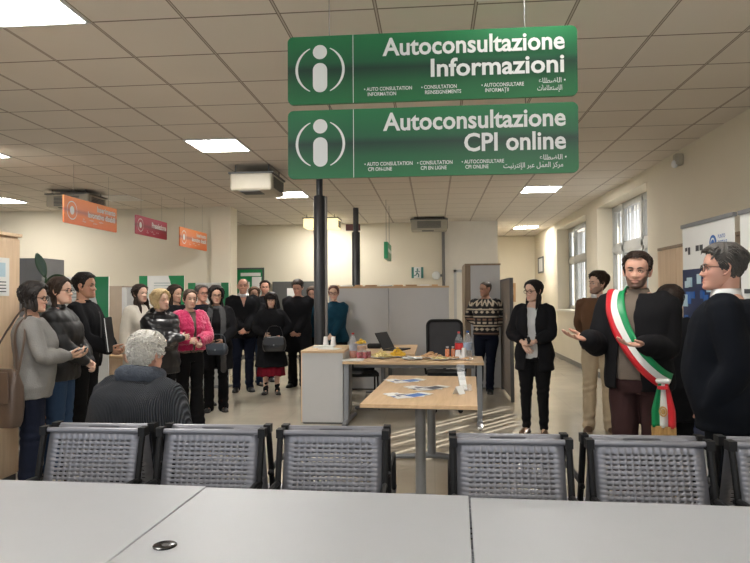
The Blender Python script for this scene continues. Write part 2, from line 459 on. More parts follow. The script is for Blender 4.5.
def build_person(sp):
    """sp: pos, a (facing), H, sex, skin, hair..., arms, garments -> an Empty with body, hair and clothes as parts"""
    s = sp['H'] / 1.75; sex = sp.get('sex', 'm'); fat = sp.get('fat', 1.0); vox = sp.get('vox', .011)
    lean = sp.get('lean', 0.0); seat = sp.get('seat'); tw = sp.get('twist', 0.0)
    root = empty('person', (sp['pos'][0], sp['pos'][1], 0), sp['a'], sp['label'], 'person', sp.get('group'))
    hipz = .88
    drop = (hipz - seat / s) if seat else 0.0
    pelvis = V((0, 0, hipz))
    def T(p):
        p = V(p); q = p - pelvis
        k = min(1, max(0, q.z / .35))
        q = Matrix.Rotation(-lean * k, 3, 'X') @ q
        q = Matrix.Rotation(tw * k, 3, 'Z') @ q
        p = pelvis + q; p.z -= drop
        return p * s
    def W(p): return V(p) * s          # posed point in body units
    tor = TORSO[sex]
    def torso_rings(z0, z1, infl, n=28, flare=0.0, shrug=0.0, ex=None, belly=sp.get('belly', 0.0), nk=None):
        zz = []; z = z0
        while z < z1 - 1e-6: zz.append(z); z += .02
        zz.append(z1); rs = []
        for z in zz:
            t = [lerp_tab([(r[0], r[i]) for r in tor], z) for i in (1, 2, 3)]
            fz = fat if z < 1.40 else 1 + (fat - 1) * max(0, (1.5 - z) / .1)
            hw, hd, yc = t[0] * fz, t[1] * fz, t[2]
            if z < tor[0][0]: hw += flare * (tor[0][0] - z); hd += flare * .8 * (tor[0][0] - z)
            bl = belly * gauss(z - 1.08, .11); hd += bl * .5; yc += bl * .5
            ki = 1 - .6 * min(1, max(0, (z - 1.37) / .10)); hw += infl * ki; hd += infl * (ki * .5 + .5)
            if nk is not None and z > 1.47: hw = max(hw * .9, .05); hd = max(hd * .9, .05)
            ring = []
            for k in range(n):
                a = 2 * PI * k / n; c, q = math.cos(a), math.sin(a); e = 2.5
                r = (abs(c) ** e + abs(q) ** e) ** (-1 / e)
                p = V((hw * r * c, yc + hd * r * q, z))
                ring.append(T(p))
            rs.append(ring)
        return rs
    shw = (.172 if sex == 'm' else .150) * (1 + (fat - 1) * .6)
    UA, FA = .285, .255
    arms = {}
    for side in (1, -1):
        sh = T((side * shw, -.012, 1.415)) / s
        wr = V(sp['arms'][0 if side == 1 else 1][0:3])
        a = sp['arms'][0 if side == 1 else 1]
        wr = V((wr.x, wr.y, wr.z)); d = wr - sh; L = d.length
        if L > (UA + FA) * .995: wr = sh + d.normalized() * (UA + FA) * .995; d = wr - sh; L = d.length
        x = (UA ** 2 - FA ** 2 + L ** 2) / (2 * L); h = math.sqrt(max(0, UA ** 2 - x * x))
        hint = V(a[3]) if len(a) > 3 and a[3] is not None else V((side * .6, -.6, -.5))
        hn = hint - d.normalized() * hint.dot(d.normalized()); hn.normalize()
        el = sh + d.normalized() * x + hn * h
        hd = V(a[4]).normalized() if len(a) > 4 and a[4] is not None else (wr - el).normalized()
        pn = V(a[5]) if len(a) > 5 and a[5] is not None else V((-side, 0, 0))
        curl = a[6] if len(a) > 6 else .4
        arms[side] = (sh, el, wr, hd, pn, curl)
    legs = {}
    for side in (1, -1):
        hp = V((side * .088 * (1 + (fat - 1) * .5), -.01, hipz - .02 - drop))
        li = sp.get('legs')
        if li: kn, an = V(li[0 if side == 1 else 1][0]), V(li[0 if side == 1 else 1][1])
        else:
            st = sp.get('stance', ((.10, .0), (-.10, .02)))[0 if side == 1 else 1]
            an = V((st[0], st[1] - .03, .085)); kn = (hp + an) / 2 + V((0, .02, .015))
        legs[side] = (hp, kn, an)
    hy, hp_, hr = sp.get('head', (0, 0, 0))
    neck_base = T((0, -.012, 1.47)) / s
    fwd = sp.get('neckf', .022)
    hc = T((0, -.012 + fwd, 1.632)) / s
    Mh = Matrix.Translation(hc * s) @ Matrix.Rotation(hy, 4, 'Z') @ Matrix.Rotation(hp_, 4, 'X') @ Matrix.Rotation(hr, 4, 'Y') @ Matrix.Scale(s * sp.get('hs', 1.0), 4)
    skin = sp.get('skin', (.56, .34, .25)); hairc = sp.get('hairc', (.02, .014, .01))
    # ---- body: one continuous mesh
    g = G()
    g.rings(torso_rings(.84 if not seat else .84, 1.50, 0.0))
    nr = .054 if sex == 'm' else .045
    g.tube([W(neck_base - V((0, 0, .05))), W(neck_base), W(hc + V((0, -.028, -.07))), W(hc + V((0, -.03, -.02)))], [nr * 1.15 * s, nr * 1.06 * s, nr * s, nr * .98 * s], n=16, sub=3)
    for side in (1, -1):
        sh, el, wr, hd, pn, curl = arms[side]; m = 1 if sex == 'm' else .85
        g.tube([W(sh + V((-side * .03, 0, .0))), W(sh), W(sh.lerp(el, .5)), W(el), W(el.lerp(wr, .3)), W(wr)], [.05 * m * s, .056 * m * s, .047 * m * s, .038 * m * s, .041 * m * s, .0265 * m * s], n=12, sub=3)
        hp, kn, an = legs[side]
        g.tube([W(hp), W(hp.lerp(kn, .5)), W(kn), W(kn.lerp(an, .3)), W(an)], [.088 * s * m, .075 * s, .054 * s, .055 * s, .036 * s], n=12, sub=3)
        foot = V((0, .1, 0)) if not sp.get('feet') else V(sp['feet'])
        g.tube([W(an + V((0, -.02, -.02))), W(an + V((0, .06, -.045))), W(an + V((0, .15, -.062)))], [.026 * s, .022 * s, .012 * s], n=10, sub=2)
    body = remesh(g, max(vox, .010), 2)
    bg = G(); bg.col = skin
    bg.add([v.co for v in body.vertices], [tuple(p.vertices) for p in body.polygons]); bpy.data.meshes.remove(body)
    for side in (1, -1):
        sh, el, wr, hd, pn, curl = arms[side]
        hg = G(); hand_geo(hg, -side, curl, sp.get('spread', .08))
        # frame: Y=hd, Z=-pn, thumb towards -side X for a right hand palm down
        y = hd; z = (-pn); z = (z - y * z.dot(y)).normalized(); x = y.cross(z)
        M = Matrix((x, y, z)).transposed().to_4x4()
        hm = remesh(hg, .0042 if vox < .012 else .0055, 1)
        hs = s * (1.0 if sex == 'm' else .9)
        M = Matrix.Translation(W(wr)) @ M @ Matrix.Scale(hs, 4)
        bg.add([M @ v.co for v in hm.vertices], [tuple(p.vertices) for p in hm.polygons]); bpy.data.meshes.remove(hm)
    o = len(bg.v); head_geo(bg, sp, skin, hairc); bg.xf(Mh, o)
    bg.build('body', SKIN, root, smooth=180, colors=True)
    # ---- hair
    hg = G(); h = sp.get('hair', {}); st = h.get('style', 'short'); seed = h.get('seed', 1)
    wide = sp.get('face_w', 1.0)
    if st == 'short':
        hl = h.get('hl', HLM)
        hair_cap(hg, h.get('t', .010), hl, seed, h.get('top', .010), h.get('rough', .002), wide, h.get('recede', 0))
        if h.get('n', 260): hair_locks(hg, hl, h.get('n', 260), h.get('ln', .035), h.get('r', .0045), seed, lambda th, z, p: (.4 * p.x, .6 if p.y > 0 and z > .05 else -.6, .5 if p.y > .04 else -.6), h.get('t', .010) + h.get('top', .01) * .5, wide, h.get('zmin', -.2))
    elif st == 'curly':
        hair_cap(hg, h.get('t', .018), h.get('hl', HLM), seed, .012, .006, wide)
        hair_locks(hg, h.get('hl', HLM), h.get('n', 420), .03, h.get('r', .0042), seed, None, h.get('t', .018), wide, curl=.017)
    elif st == 'tied':
        hair_cap(hg, h.get('t', .009), h.get('hl', HLF), seed, .004, .001, wide)
        hair_locks(hg, h.get('hl', HLF), 150, .06, .004, seed, lambda th, z, p: (-.1 * p.x, -1, -.1), .009, wide)
        hg.sph((0, -.115, .0), (.03, .032, .034))
    else:
        hl = h.get('hl', HLF)
        hair_cap(hg, h.get('t', .012), hl, seed, h.get('top', .006), .001, wide, wav=34)
        hair_locks(hg, hl, 170, .06, .005, seed, lambda th, z, p: (1.0 * (1 if p.x > 0 else -1), -.35, -.9 if z < .08 else -.25), h.get('t', .012), wide)
        hair_curtain(hg, h.get('len', .25), seed, h.get('th0', 1.2), h.get('puff', .016), h.get('taper', 0), h.get('wave', .006), h.get('front', 0), wide, back=h.get('back', 0))
    if st == 'bob2': pass
    if h.get('fringe'):
        rnd = random.Random(3)
        for q in range(26):
            th = -1.0 + 2.0 * q / 25; p = head_pt(th, .085, .012, wide); e = head_pt(th, .026 + rnd.uniform(-.006, .006), .007, wide)
            hg.tube([p, p.lerp(e, .5) + V((0, .008, 0)), e], [.008, .008, .003], n=6)
    hg.xf(Mh)
    if h: hg.build('hair', hair_mat(sp.get('hairm', hairc)), root, smooth=60)
    # ---- glasses
    if sp.get('glasses'):
        gg = G()
        for sx in (-1, 1):
            pts = []
            for q in range(13):
                a = 2 * PI * q / 12; c_, s_ = math.cos(a), math.sin(a); r_ = (abs(c_) ** 3 + abs(s_) ** 3) ** (-1 / 3)
                pts.append(V((sx * .033 * wide + .025 * r_ * c_, .096 - .25 * abs(sx * .033 + .025 * r_ * c_) ** 1.0 * .25, .0 + .019 * r_ * s_)))
            gg.tube(pts, sp.get('gl_r', .0022), n=6, round_=False)
            gg.tube([(sx * .060 * wide, .090, .006), (sx * .074 * wide, .06, .007), (sx * .080 * wide, .0, .006), (sx * .079 * wide, -.02, .0)], .002, n=6)
        gg.tube([(-.009, .101, .004), (0, .103, .006), (.009, .101, .004)], .002, n=6)
        gg.xf(Mh).build('glasses', M_['black_gloss'], root)
    # ---- garments
    ctx = Person(); ctx.T = T; ctx.W = W; ctx.s = s; ctx.arms = arms; ctx.legs = legs; ctx.rings = torso_rings; ctx.Mh = Mh; ctx.root = root; ctx.tor = tor; ctx.drop = drop; ctx.hc = hc
    for gm in sp['wear']:
        ctx.last = garment(ctx, sp, gm, vox)
    return ctx
def fold(me, amp, freq, seed, extra=None):
    def fn(p, n):
        q = V((p.x * freq, p.y * freq, p.z * freq * .55)); d = noise.noise(q + V((seed, 0, 0))) * amp + noise.noise(q * 2.3 + V((0, seed, 0))) * amp * .45
        if extra: d += extra(p, n)
        return p + n * d
    displace(me, fn)
def cutmesh(me, fn):
    bm = bmesh.new(); bm.from_mesh(me)
    bmesh.ops.delete(bm, geom=[f for f in bm.faces if fn(f.calc_center_median())], context='FACES')
    bv = [v for v in bm.verts if v.is_boundary]
    for _ in range(9):
        new = []
        for v in bv:
            nb = [e.other_vert(v).co for e in v.link_edges if e.is_boundary]
            new.append(v.co * .4 + (sum(nb, V()) / len(nb)) * .6 if len(nb) == 2 else v.co.copy())
        for v, q in zip(bv, new): v.co = q
    bm.to_mesh(me); bm.free()
def garment(c, sp, gm, vox):
    k = gm['k']; s = c.s; W = c.W; T = c.T; seed = hash(sp['label']) % 97 if False else len(sp['label']) * 1.7
    g = G(); fat = sp.get('fat', 1.0); sex = sp.get('sex', 'm')
    if k == 'top':
        inf = gm.get('inf', .014); z0 = gm.get('hem', .90); z1 = gm.get('neck', 1.475)
        g.rings(c.rings(z0, z1, inf, flare=gm.get('flare', .05)))
        se = gm.get('sleeve', .014); full = gm.get('cuff', 1.0)
        if se is not None:
            for side in (1, -1):
                sh, el, wr, hd, pn, curl = c.arms[side]; m = (1 if sex == 'm' else .86) * (1 + (fat - 1) * .5)
                e = el.lerp(wr, full * .96)
                g.tube([W(sh + V((-side * .06, 0, -.01))), W(sh + V((0, 0, -.004))), W(sh.lerp(el, .5)), W(el), W(el.lerp(e, .5)), W(e)],
                       [(.052 * m + se * .7) * s, (.056 * m + se * .8) * s, (.049 * m + se) * s, (.043 * m + se) * s, (.039 * m + se) * s, (.030 * m + se * gm.get('cuffw', .7)) * s], n=14, sub=3)
        if gm.get('collar'):
            h_ = gm['collar']; nb = T((0, -.012, 1.455)); nt = T((0, -.012 + .01, 1.47 + h_))
            rr = (.068 if sex == 'm' else .060) * s + gm.get('cr', 0.0)
            g.tube([nb, nb.lerp(nt, .5), nt], [rr * 1.25, rr * 1.1, rr * gm.get('ct', 1.0)], n=18, round_=False, sub=2)
        if gm.get('hood'):
            g.sph(T((0, -.10, 1.48)), (.13 * s, .07 * s, .07 * s))
        me = remesh(g, vox, gm.get('sm', 4))
        ex = None; q = gm.get('quilt')
        if q: ex = lambda p, n: q * (abs(math.sin(p.z * PI / gm.get('qs', .075))) ** .5 - .6)
        f_ = gm.get('fur')
        if f_: ex = lambda p, n: f_ * noise.noise(p * 42) + f_ * .8 * noise.noise(p * 90)
        fold(me, gm.get('fold', .008), gm.get('ff', 9), seed, ex)
        op = gm.get('open')
        if op:
            if gm.get('bvh', True): pass
            def cut(p, op=op):
                zz = p.z / s + c.drop
                if zz < z0: return False
                w = lerp_tab(op, zz); cx = gm.get('ox', 0)
                return p.y > 0.0 and abs(p.x / s - cx) < w and abs(p.x) < .13 * s
            cutmesh(me, cut)
            o = link(gm.get('name', 'jacket'), me, gm['m'], c.root, smooth=180)
            sd = o.modifiers.new('s', 'SOLIDIFY'); sd.thickness = .008; sd.offset = 1
        else:
            if gm.get('colfn'): colorize(me, lambda p: gm['colfn'](V((p.x / s, p.y / s, p.z / s + c.drop))))
            o = link(gm.get('name', 'jacket'), me, gm['m'], c.root, smooth=180)
        if not hasattr(c, 'bvv'): c.bvv = []; c.bvp = []
        o_ = len(c.bvv); c.bvv += [v.co.copy() for v in me.vertices]; c.bvp += [tuple(i + o_ for i in p.vertices) for p in me.polygons]
        c.bv = BVHTree.FromPolygons(c.bvv, c.bvp)
        return o
    if k == 'trousers':
        inf = gm.get('inf', .012); z1 = gm.get('waist', 1.0)
        g.rings(c.rings(.84, z1, inf * .8))
        for side in (1, -1):
            hp, kn, an = c.legs[side]; m = (1 + (fat - 1) * .7); cf = gm.get('cuff', .055); kr = gm.get('knee', .064)
            e = an + V((0, 0, gm.get('up', -.035)))
            g.tube([W(hp + V((0, 0, .05 if not sp.get('seat') else 0))), W(hp + V((side * .004, .0, -.05) if not sp.get('seat') else (0, .06, 0))), W(hp.lerp(kn, .5)), W(kn), W(kn.lerp(e, .5)), W(e)],
                   [(.085 * m + inf) * s, (.088 * m + inf) * s, (.074 * m + inf) * s, (kr + inf * .5) * s * m ** .5, (kr * .5 + cf * .5 + inf * .5) * s, cf * s + .004], n=16, sub=4, round_=True)
        me = remesh(g, vox, 3)
        def ex(p, n):
            return .004 * math.sin(p.z * 90 + p.x * 30) * gauss(p.z - .5 * s, .06) + .005 * math.sin(p.z * 70 + p.x * 20) * gauss(p.z - .12, .06)
        fold(me, gm.get('fold', .006), 10, seed, ex)
        return link(gm.get('name', 'trousers'), me, gm['m'], c.root, smooth=180)
    if k == 'skirt':
        g.rings(c.rings(gm['hem'], gm.get('waist', 1.0), gm.get('inf', .012), flare=gm.get('flare', .12)))
        me = remesh(g, vox, 2); fold(me, .01, 9, seed, lambda p, n: .012 * math.sin(math.atan2(p.y, p.x) * 11) * max(0, .8 - p.z))
        return link('skirt', me, gm['m'], c.root, smooth=180)
    if k == 'shoes':
        for side in (1, -1):
            hp, kn, an = c.legs[side]; yaw = -side * gm.get('toe', .2)
            g = G(); rs = []; heel = gm.get('heel', 0.0); top = gm.get('top', .10)
            prof = [(-.075, .006, .016), (-.07, .026, .075), (-.055, .034, top), (-.02, .037, top), (.02, .038, .082), (.06, .042, .066), (.11, .047, .054), (.15, .046, .046), (.18, .034, .036), (.195, .010, .022)]
            for (y, w, h_) in prof:
                ring = []
                for q in range(16):
                    a = 2 * PI * q / 16; cc, ss = math.cos(a), math.sin(a)
                    ring.append(V((w * cc, y, h_ / 2 + h_ / 2 * (abs(ss) ** .6) * (1 if ss > 0 else -1))))
                rs.append(ring)
            g.rings(rs)
            M = Matrix.Translation(V((an.x, an.y, 0)) * s) @ Matrix.Rotation(yaw, 4, 'Z') @ Matrix.Scale(s * (1 if sex == 'm' else .9), 4)
            zf = an.z - .085
            M = Matrix.Translation((0, 0, zf * s)) @ M
            g.xf(M); sh = g.build('shoe', gm['m'], c.root, smooth=180)
            g2 = G(); poly = [(-.036, -.06), (-.03, -.078), (.03, -.078), (.036, -.06), (.040, .04), (.050, .12), (.038, .18), (.012, .202), (-.012, .202), (-.038, .18), (-.050, .12), (-.040, .04)]
            g2.prism(poly, -.0, .018); g2.xf(M); g2.build('sole', gm.get('sole', M_['black']), sh)
            sh2 = None
        return
    if k == 'scarf':
        g = G()
        t = T((0, -.012, 1.47 + gm.get('dz', 0))); r = gm.get('r', .085) * s; pts = []
        for q in range(13):
            a = 2 * PI * q / 12; pts.append(t + V((r * math.sin(a), r * .9 * math.cos(a) + .01, .015 * math.cos(a) * -1)))
        g.tube(pts, [gm.get('th', .028)] * 13, n=10)
        for side, ln in gm.get('tails', ()):
            x = side * .075
            p = [V((x, .10, 1.44)), V((x * 1.25, .15, 1.32)), V((x * 1.3, .165, 1.15)), V((x * 1.3, .17, 1.44 - ln * .8)), V((x * 1.3, .165, 1.44 - ln))]
            g.tube([T(q_) for q_ in p], .042 * s, n=12, sub=3, flat=.4, upv=(0, 1, 0))
        me = remesh(g, .008, 2); fold(me, .006, 30, seed)
        return link('scarf', me, gm['m'], c.root, smooth=180)
    if k == 'collar':     # shirt collar points
        g = G(); t = T((0, -.012, 1.478)); r = gm.get('r', .066) * s; n = 20; h_ = gm.get('h', .042) * s
        lo = []; hi = []
        for q in range(n + 1):
            a = .28 + (2 * PI - .56) * q / n; sx = math.sin(a); cy_ = math.cos(a)
            dip = .03 * s * gauss(min(a, 2 * PI - a), .5)
            hi.append(t + V((r * .98 * sx, r * cy_ + .006, h_ - dip * .3))); lo.append(t + V((r * 1.22 * sx, r * 1.2 * cy_ + .008, -.006 - dip)))
        g.add(lo + hi, [(q, q + 1, n + 2 + q, n + 1 + q) for q in range(n)])
        return g.build('shirt_collar', gm['m'], c.root, smooth=180, solid=.005)
    if k == 'strap':      # band draped over the last garment: points (x,z) in body units; face 'f' or 'b'
        return drape(c, gm)
def drape(c, gm):
    s = c.s; pts = gm['pts']; w = gm['w'] / 2; nb = gm.get('bands', 1); P = catmull([tuple(p) for p in pts], 8); rows = []
    for i, p in enumerate(P):
        a = V(P[max(i - 1, 0)]); b = V(P[min(i + 1, len(P) - 1)]); t = (b - a); ctr = V((0, 0, p[2])); nr = (V(p) - ctr); 
        nr = V((nr.x * .55, nr.y, .0)) if p[2] < 1.40 else V((nr.x * .5, nr.y, (p[2] - 1.36) * 2.2))
        nr.normalize(); sd = t.cross(nr).normalized(); row = []
        for q in range(nb * 2 + 1):
            o = c.T(V(p) + sd * w * (-1 + 2 * q / (nb * 2)) + nr * .25); d = -(c.T(V(p) + nr * .25) - c.T(V(p))).normalized()
            hit = c.bv.ray_cast(o, d, .6 * s)
            row.append(hit[0] - d * gm.get('off', .010) if hit[0] else c.T(V(p)))
        rows.append(row)
    for _ in range(6):
        for i in range(1, len(rows) - 1):
            for q in range(len(rows[i])): rows[i][q] = (rows[i - 1][q] + rows[i][q] * 2 + rows[i + 1][q]) / 4
    g = G(); n = nb * 2 + 1
    vs = [p for r in rows for p in r]
    for i in range(len(rows) - 1):
        for q in range(n - 1):
            a = i * n + q
            g.f.append((a, a + 1, a + 1 + n, a + n)); g.m.append(min(nb - 1, q // 2))
    g.v = vs; g.cols = [(1, 1, 1)] * len(vs)
    return g.build(gm.get('name', 'strap'), gm['m'], c.root, smooth=180, solid=.005)
_hm = {}
def hair_mat(c):
    k = tuple(round(x, 3) for x in c)
    if k not in _hm: _hm[k] = mat('hair_%d' % len(_hm), c, rough=.55, var=.12, vscale=60, bump=.35, bscale=160, spec=.3, stretch=(1, 1, .25))
    return _hm[k]
SKIN = mat('skin', (1, 1, 1), rough=.5, var=.03, vscale=14, attr='Col', spec=.35)
SKIN.node_tree.nodes['Principled BSDF'].inputs['Subsurface Weight'].default_value = .08
SKIN.node_tree.nodes['Principled BSDF'].inputs['Subsurface Radius'].default_value = (.012, .004, .002)
# ------------------------------------------------------------------ palette
M_ = dict(
    black=mat('black', (.010, .010, .011), rough=.6, spec=.25), black_gloss=mat('black_gloss', (.01, .01, .01), rough=.2),
    wall=mat('wall_paint', (.69, .63, .505), rough=.9, var=.03, vscale=1.2, bump=.05, bscale=200), wall_white=mat('wall_white', (.74, .70, .62), rough=.9, var=.02),
    base=mat('baseboard', (.16, .15, .14), rough=.5), white=mat('white_plastic', (.72, .72, .70), rough=.4), cream=mat('cream_plastic', (.42, .38, .30), rough=.5),
    grey=mat('grey_laminate', (.50, .50, .50), rough=.45, var=.015), greydark=mat('grey_dark', (.09, .09, .09), rough=.6),
    steel=mat('steel_paint', (.22, .22, .245), rough=.38, metal=.3), legmetal=mat('leg_metal', (.20, .205, .215), rough=.4, metal=.3), chrome=mat('chrome', (.7, .7, .7), rough=.18, metal=1),
    colmn=mat('column_paint', (.018, .019, .022), rough=.45), beech=wood('beech', (.50, .335, .19), (.60, .42, .25), 'X'), beechz=wood('beech_upright', (.66, .48, .31), (.76, .57, .39), 'Z'),
    brownwood=wood('brown_wood', (.20, .14, .085), (.27, .19, .12), 'Z'), partition=mat('partition_fabric', (.21, .175, .145), rough=.9, bump=.2, bscale=300),
    tabletop=mat('table_top', (.385, .395, .415), rough=.42, var=.01), mesh=mat('chair_mesh', (.05, .05, .055), rough=.9, bump=.4, bscale=500), winframe=mat('window_frame', (.42, .42, .40), rough=.4),
    green=mat('sign_green', (.008, .22, .075), rough=.35), orange=mat('orange', (.75, .17, .03), rough=.4), maroon=mat('maroon', (.36, .03, .06), rough=.4),
    letter=mat('lettering_white', (.72, .73, .71), rough=.5, var=0), paper=mat('paper', (.78, .78, .76), rough=.7, var=.02), navy=mat('navy', (.012, .025, .085), rough=.5), blue=mat('print_blue', (.03, .13, .42), rough=.5),
    red=mat('red', (.55, .03, .03), rough=.4), ink=mat('ink', (.05, .05, .06), rough=.6), leaf=mat('leaf', (.014, .05, .018), rough=.3, var=.2), terracotta=mat('pot', (.3, .13, .07), rough=.7),
    glass=mat('window_glass', (.9, .95, 1), rough=.03, var=0, alpha=.10), clear=mat('clear_plastic', (.85, .9, .95), rough=.08, var=0, alpha=.16), slat=mat('blind_slat', (.74, .76, .78), rough=.7, var=0),
    yellow=mat('corn_yellow', (.80, .52, .05), rough=.6, var=.2), chip=mat('chip', (.72, .60, .28), rough=.6, var=.25, vscale=30), bread=mat('bread', (.62, .38, .2), rough=.7), drinkred=mat('drink_red', (.42, .01, .03), rough=.1),
    drinkorange=mat('drink_orange', (.75, .2, .03), rough=.1), drinkpink=mat('drink_pink', (.62, .22, .14), rough=.1), cola=mat('cola', (.02, .008, .005), rough=.08), leather=mat('leather_brown', (.07, .045, .032), rough=.42, bump=.15, bscale=90),
    cuplt=mat('cup_white', (.82, .82, .82), rough=.35, var=0), lamp=mat('lamp_diffuser', (1, 1, 1), emit=(1, .97, .92), estr=50.0), lampoff=mat('lamp_off', (.62, .6, .56), rough=.4), unit_glow=mat('lit_unit_glow', (.8, .75, .5), emit=(1, .86, .5), estr=.9),  # the casing glow imitates ceiling-lamp light on a cream air unit
    curtain=mat('grille_dark', (.06, .055, .05), rough=.7), gold=mat('gold_fringe', (.55, .33, .12), rough=.6, bump=.4, bscale=200), teal=mat('exit_teal', (.01, .13, .11), rough=.4), posterblue=mat('poster_blue', (.45, .6, .68), rough=.5), cork=mat('cork', (.42, .26, .14), rough=.9))
# sign gradients are printed bands across the panel
def banded(name, stops):
    m, nt, b = node_mat(name); N = nt.nodes; L = nt.links
    tc = N.new('ShaderNodeTexCoord'); sp = N.new('ShaderNodeSeparateXYZ'); L.new(tc.outputs['Generated'], sp.inputs[0])
    cr = N.new('ShaderNodeValToRGB'); e = cr.color_ramp.elements
    e[0].position, e[0].color = stops[0][0], rgb(stops[0][1]); e[1].position, e[1].color = stops[-1][0], rgb(stops[-1][1])
    for p, c in stops[1:-1]: q = e.new(p); q.color = rgb(c)
    L.new(sp.outputs['Z'], cr.inputs['Fac']); L.new(cr.outputs['Color'], b.inputs['Base Color']); b.inputs['Roughness'].default_value = .4
    return m
M_['signgreen'] = banded('sign_green_print', [(0, (.010, .150, .045)), (.30, (.008, .105, .035)), (.50, (.004, .035, .02)), (.60, (.008, .105, .04)), (1, (.012, .165, .055))])
M_['signorange'] = banded('sign_orange_print', [(0, (.70, .14, .03)), (.35, (.75, .20, .05)), (.5, (.42, .12, .08)), (.62, (.75, .22, .07)), (1, (.85, .25, .06))])
M_['signred'] = banded('sign_red_print', [(0, (.42, .03, .07)), (.35, (.36, .03, .06)), (.5, (.20, .02, .04)), (.62, (.38, .03, .07)), (1, (.42, .04, .09))])

# floor: large polished slabs
def floor_mat():
    m, nt, b = node_mat('floor_slabs'); N = nt.nodes; L = nt.links
    tc = N.new('ShaderNodeTexCoord'); nz = N.new('ShaderNodeTexNoise'); nz.inputs['Scale'].default_value = 1.6; nz.inputs['Detail'].default_value = 8
    L.new(tc.outputs['Object'], nz.inputs['Vector'])
    cr = N.new('ShaderNodeValToRGB'); cr.color_ramp.elements[0].color = rgb((.38, .34, .275)); cr.color_ramp.elements[1].color = rgb((.46, .41, .33))
    cr.color_ramp.elements[0].position = .3; cr.color_ramp.elements[1].position = .7
    L.new(nz.outputs['Fac'], cr.inputs['Fac'])
    br = N.new('ShaderNodeTexBrick'); br.inputs['Scale'].default_value = 1; br.offset = 0
    br.inputs['Brick Width'].default_value = .6; br.inputs['Row Height'].default_value = .6; br.inputs['Mortar Size'].default_value = .0025
    br.inputs['Mortar'].default_value = rgb((.82, .82, .82)); br.inputs['Color1'].default_value = rgb((1, 1, 1)); br.inputs['Color2'].default_value = rgb((.97, .97, .97))
    L.new(tc.outputs['Object'], br.inputs['Vector'])
    mx = N.new('ShaderNodeMix'); mx.data_type = 'RGBA'; mx.blend_type = 'MULTIPLY'; mx.inputs[0].default_value = 1
    L.new(cr.outputs['Color'], mx.inputs[6]); L.new(br.outputs['Color'], mx.inputs[7]); L.new(mx.outputs[2], b.inputs['Base Color'])
    n2 = N.new('ShaderNodeTexNoise'); n2.inputs['Scale'].default_value = 5; L.new(tc.outputs['Object'], n2.inputs['Vector'])
    mr = N.new('ShaderNodeMapRange'); mr.inputs['To Min'].default_value = .13; mr.inputs['To Max'].default_value = .20
    L.new(n2.outputs['Fac'], mr.inputs['Value']); L.new(mr.outputs['Result'], b.inputs['Roughness'])
    b.inputs['Specular IOR Level'].default_value = .5
    return m
def ceiling_mat():
    m, nt, b = node_mat('ceiling_tiles'); N = nt.nodes; L = nt.links
    tc = N.new('ShaderNodeTexCoord'); mp = N.new('ShaderNodeMapping'); mp.inputs['Location'].default_value = (2.7325, -3.25, 0)
    L.new(tc.outputs['Object'], mp.inputs['Vector'])
    sp = N.new('ShaderNodeSeparateXYZ'); L.new(mp.outputs['Vector'], sp.inputs[0])
    outs = []
    for ax, wd in (('X', .040), ('Y', .030)):
        d = N.new('ShaderNodeMath'); d.operation = 'DIVIDE'; d.inputs[1].default_value = .6; L.new(sp.outputs[ax], d.inputs[0])
        f = N.new('ShaderNodeMath'); f.operation = 'PINGPONG'; f.inputs[1].default_value = .5; L.new(d.outputs[0], f.inputs[0])
        g = N.new('ShaderNodeMath'); g.operation = 'LESS_THAN'; g.inputs[1].default_value = wd / 1.2 * .5 if ax == 'Y' else wd / 1.2 * .6; L.new(f.outputs[0], g.inputs[0]); outs.append(g)
        if ax == 'X': fx = f
    mxm = N.new('ShaderNodeMath'); mxm.operation = 'MAXIMUM'; L.new(outs[0].outputs[0], mxm.inputs[0]); L.new(outs[1].outputs[0], mxm.inputs[1])
    # the X runners show a pale rail between two shadow gaps
    g2 = N.new('ShaderNodeMath'); g2.operation = 'LESS_THAN'; g2.inputs[1].default_value = .009; L.new(fx.outputs[0], g2.inputs[0])
    nz = N.new('ShaderNodeTexNoise'); nz.inputs['Scale'].default_value = 1.2; nz.inputs['Detail'].default_value = 5; L.new(tc.outputs['Object'], nz.inputs['Vector'])
    cr = N.new('ShaderNodeValToRGB'); cr.color_ramp.elements[0].color = rgb((.63, .575, .505)); cr.color_ramp.elements[1].color = rgb((.71, .655, .58)); L.new(nz.outputs['Fac'], cr.inputs['Fac'])
    m1 = N.new('ShaderNodeMix'); m1.data_type = 'RGBA'; L.new(mxm.outputs[0], m1.inputs[0]); L.new(cr.outputs['Color'], m1.inputs[6]); m1.inputs[7].default_value = rgb((.20, .16, .13))
    m2 = N.new('ShaderNodeMix'); m2.data_type = 'RGBA'; L.new(g2.outputs[0], m2.inputs[0]); L.new(m1.outputs[2], m2.inputs[6]); m2.inputs[7].default_value = rgb((.48, .42, .36))
    L.new(m2.outputs[2], b.inputs['Base Color']); b.inputs['Roughness'].default_value = .8
    return m
CZ = 3.236
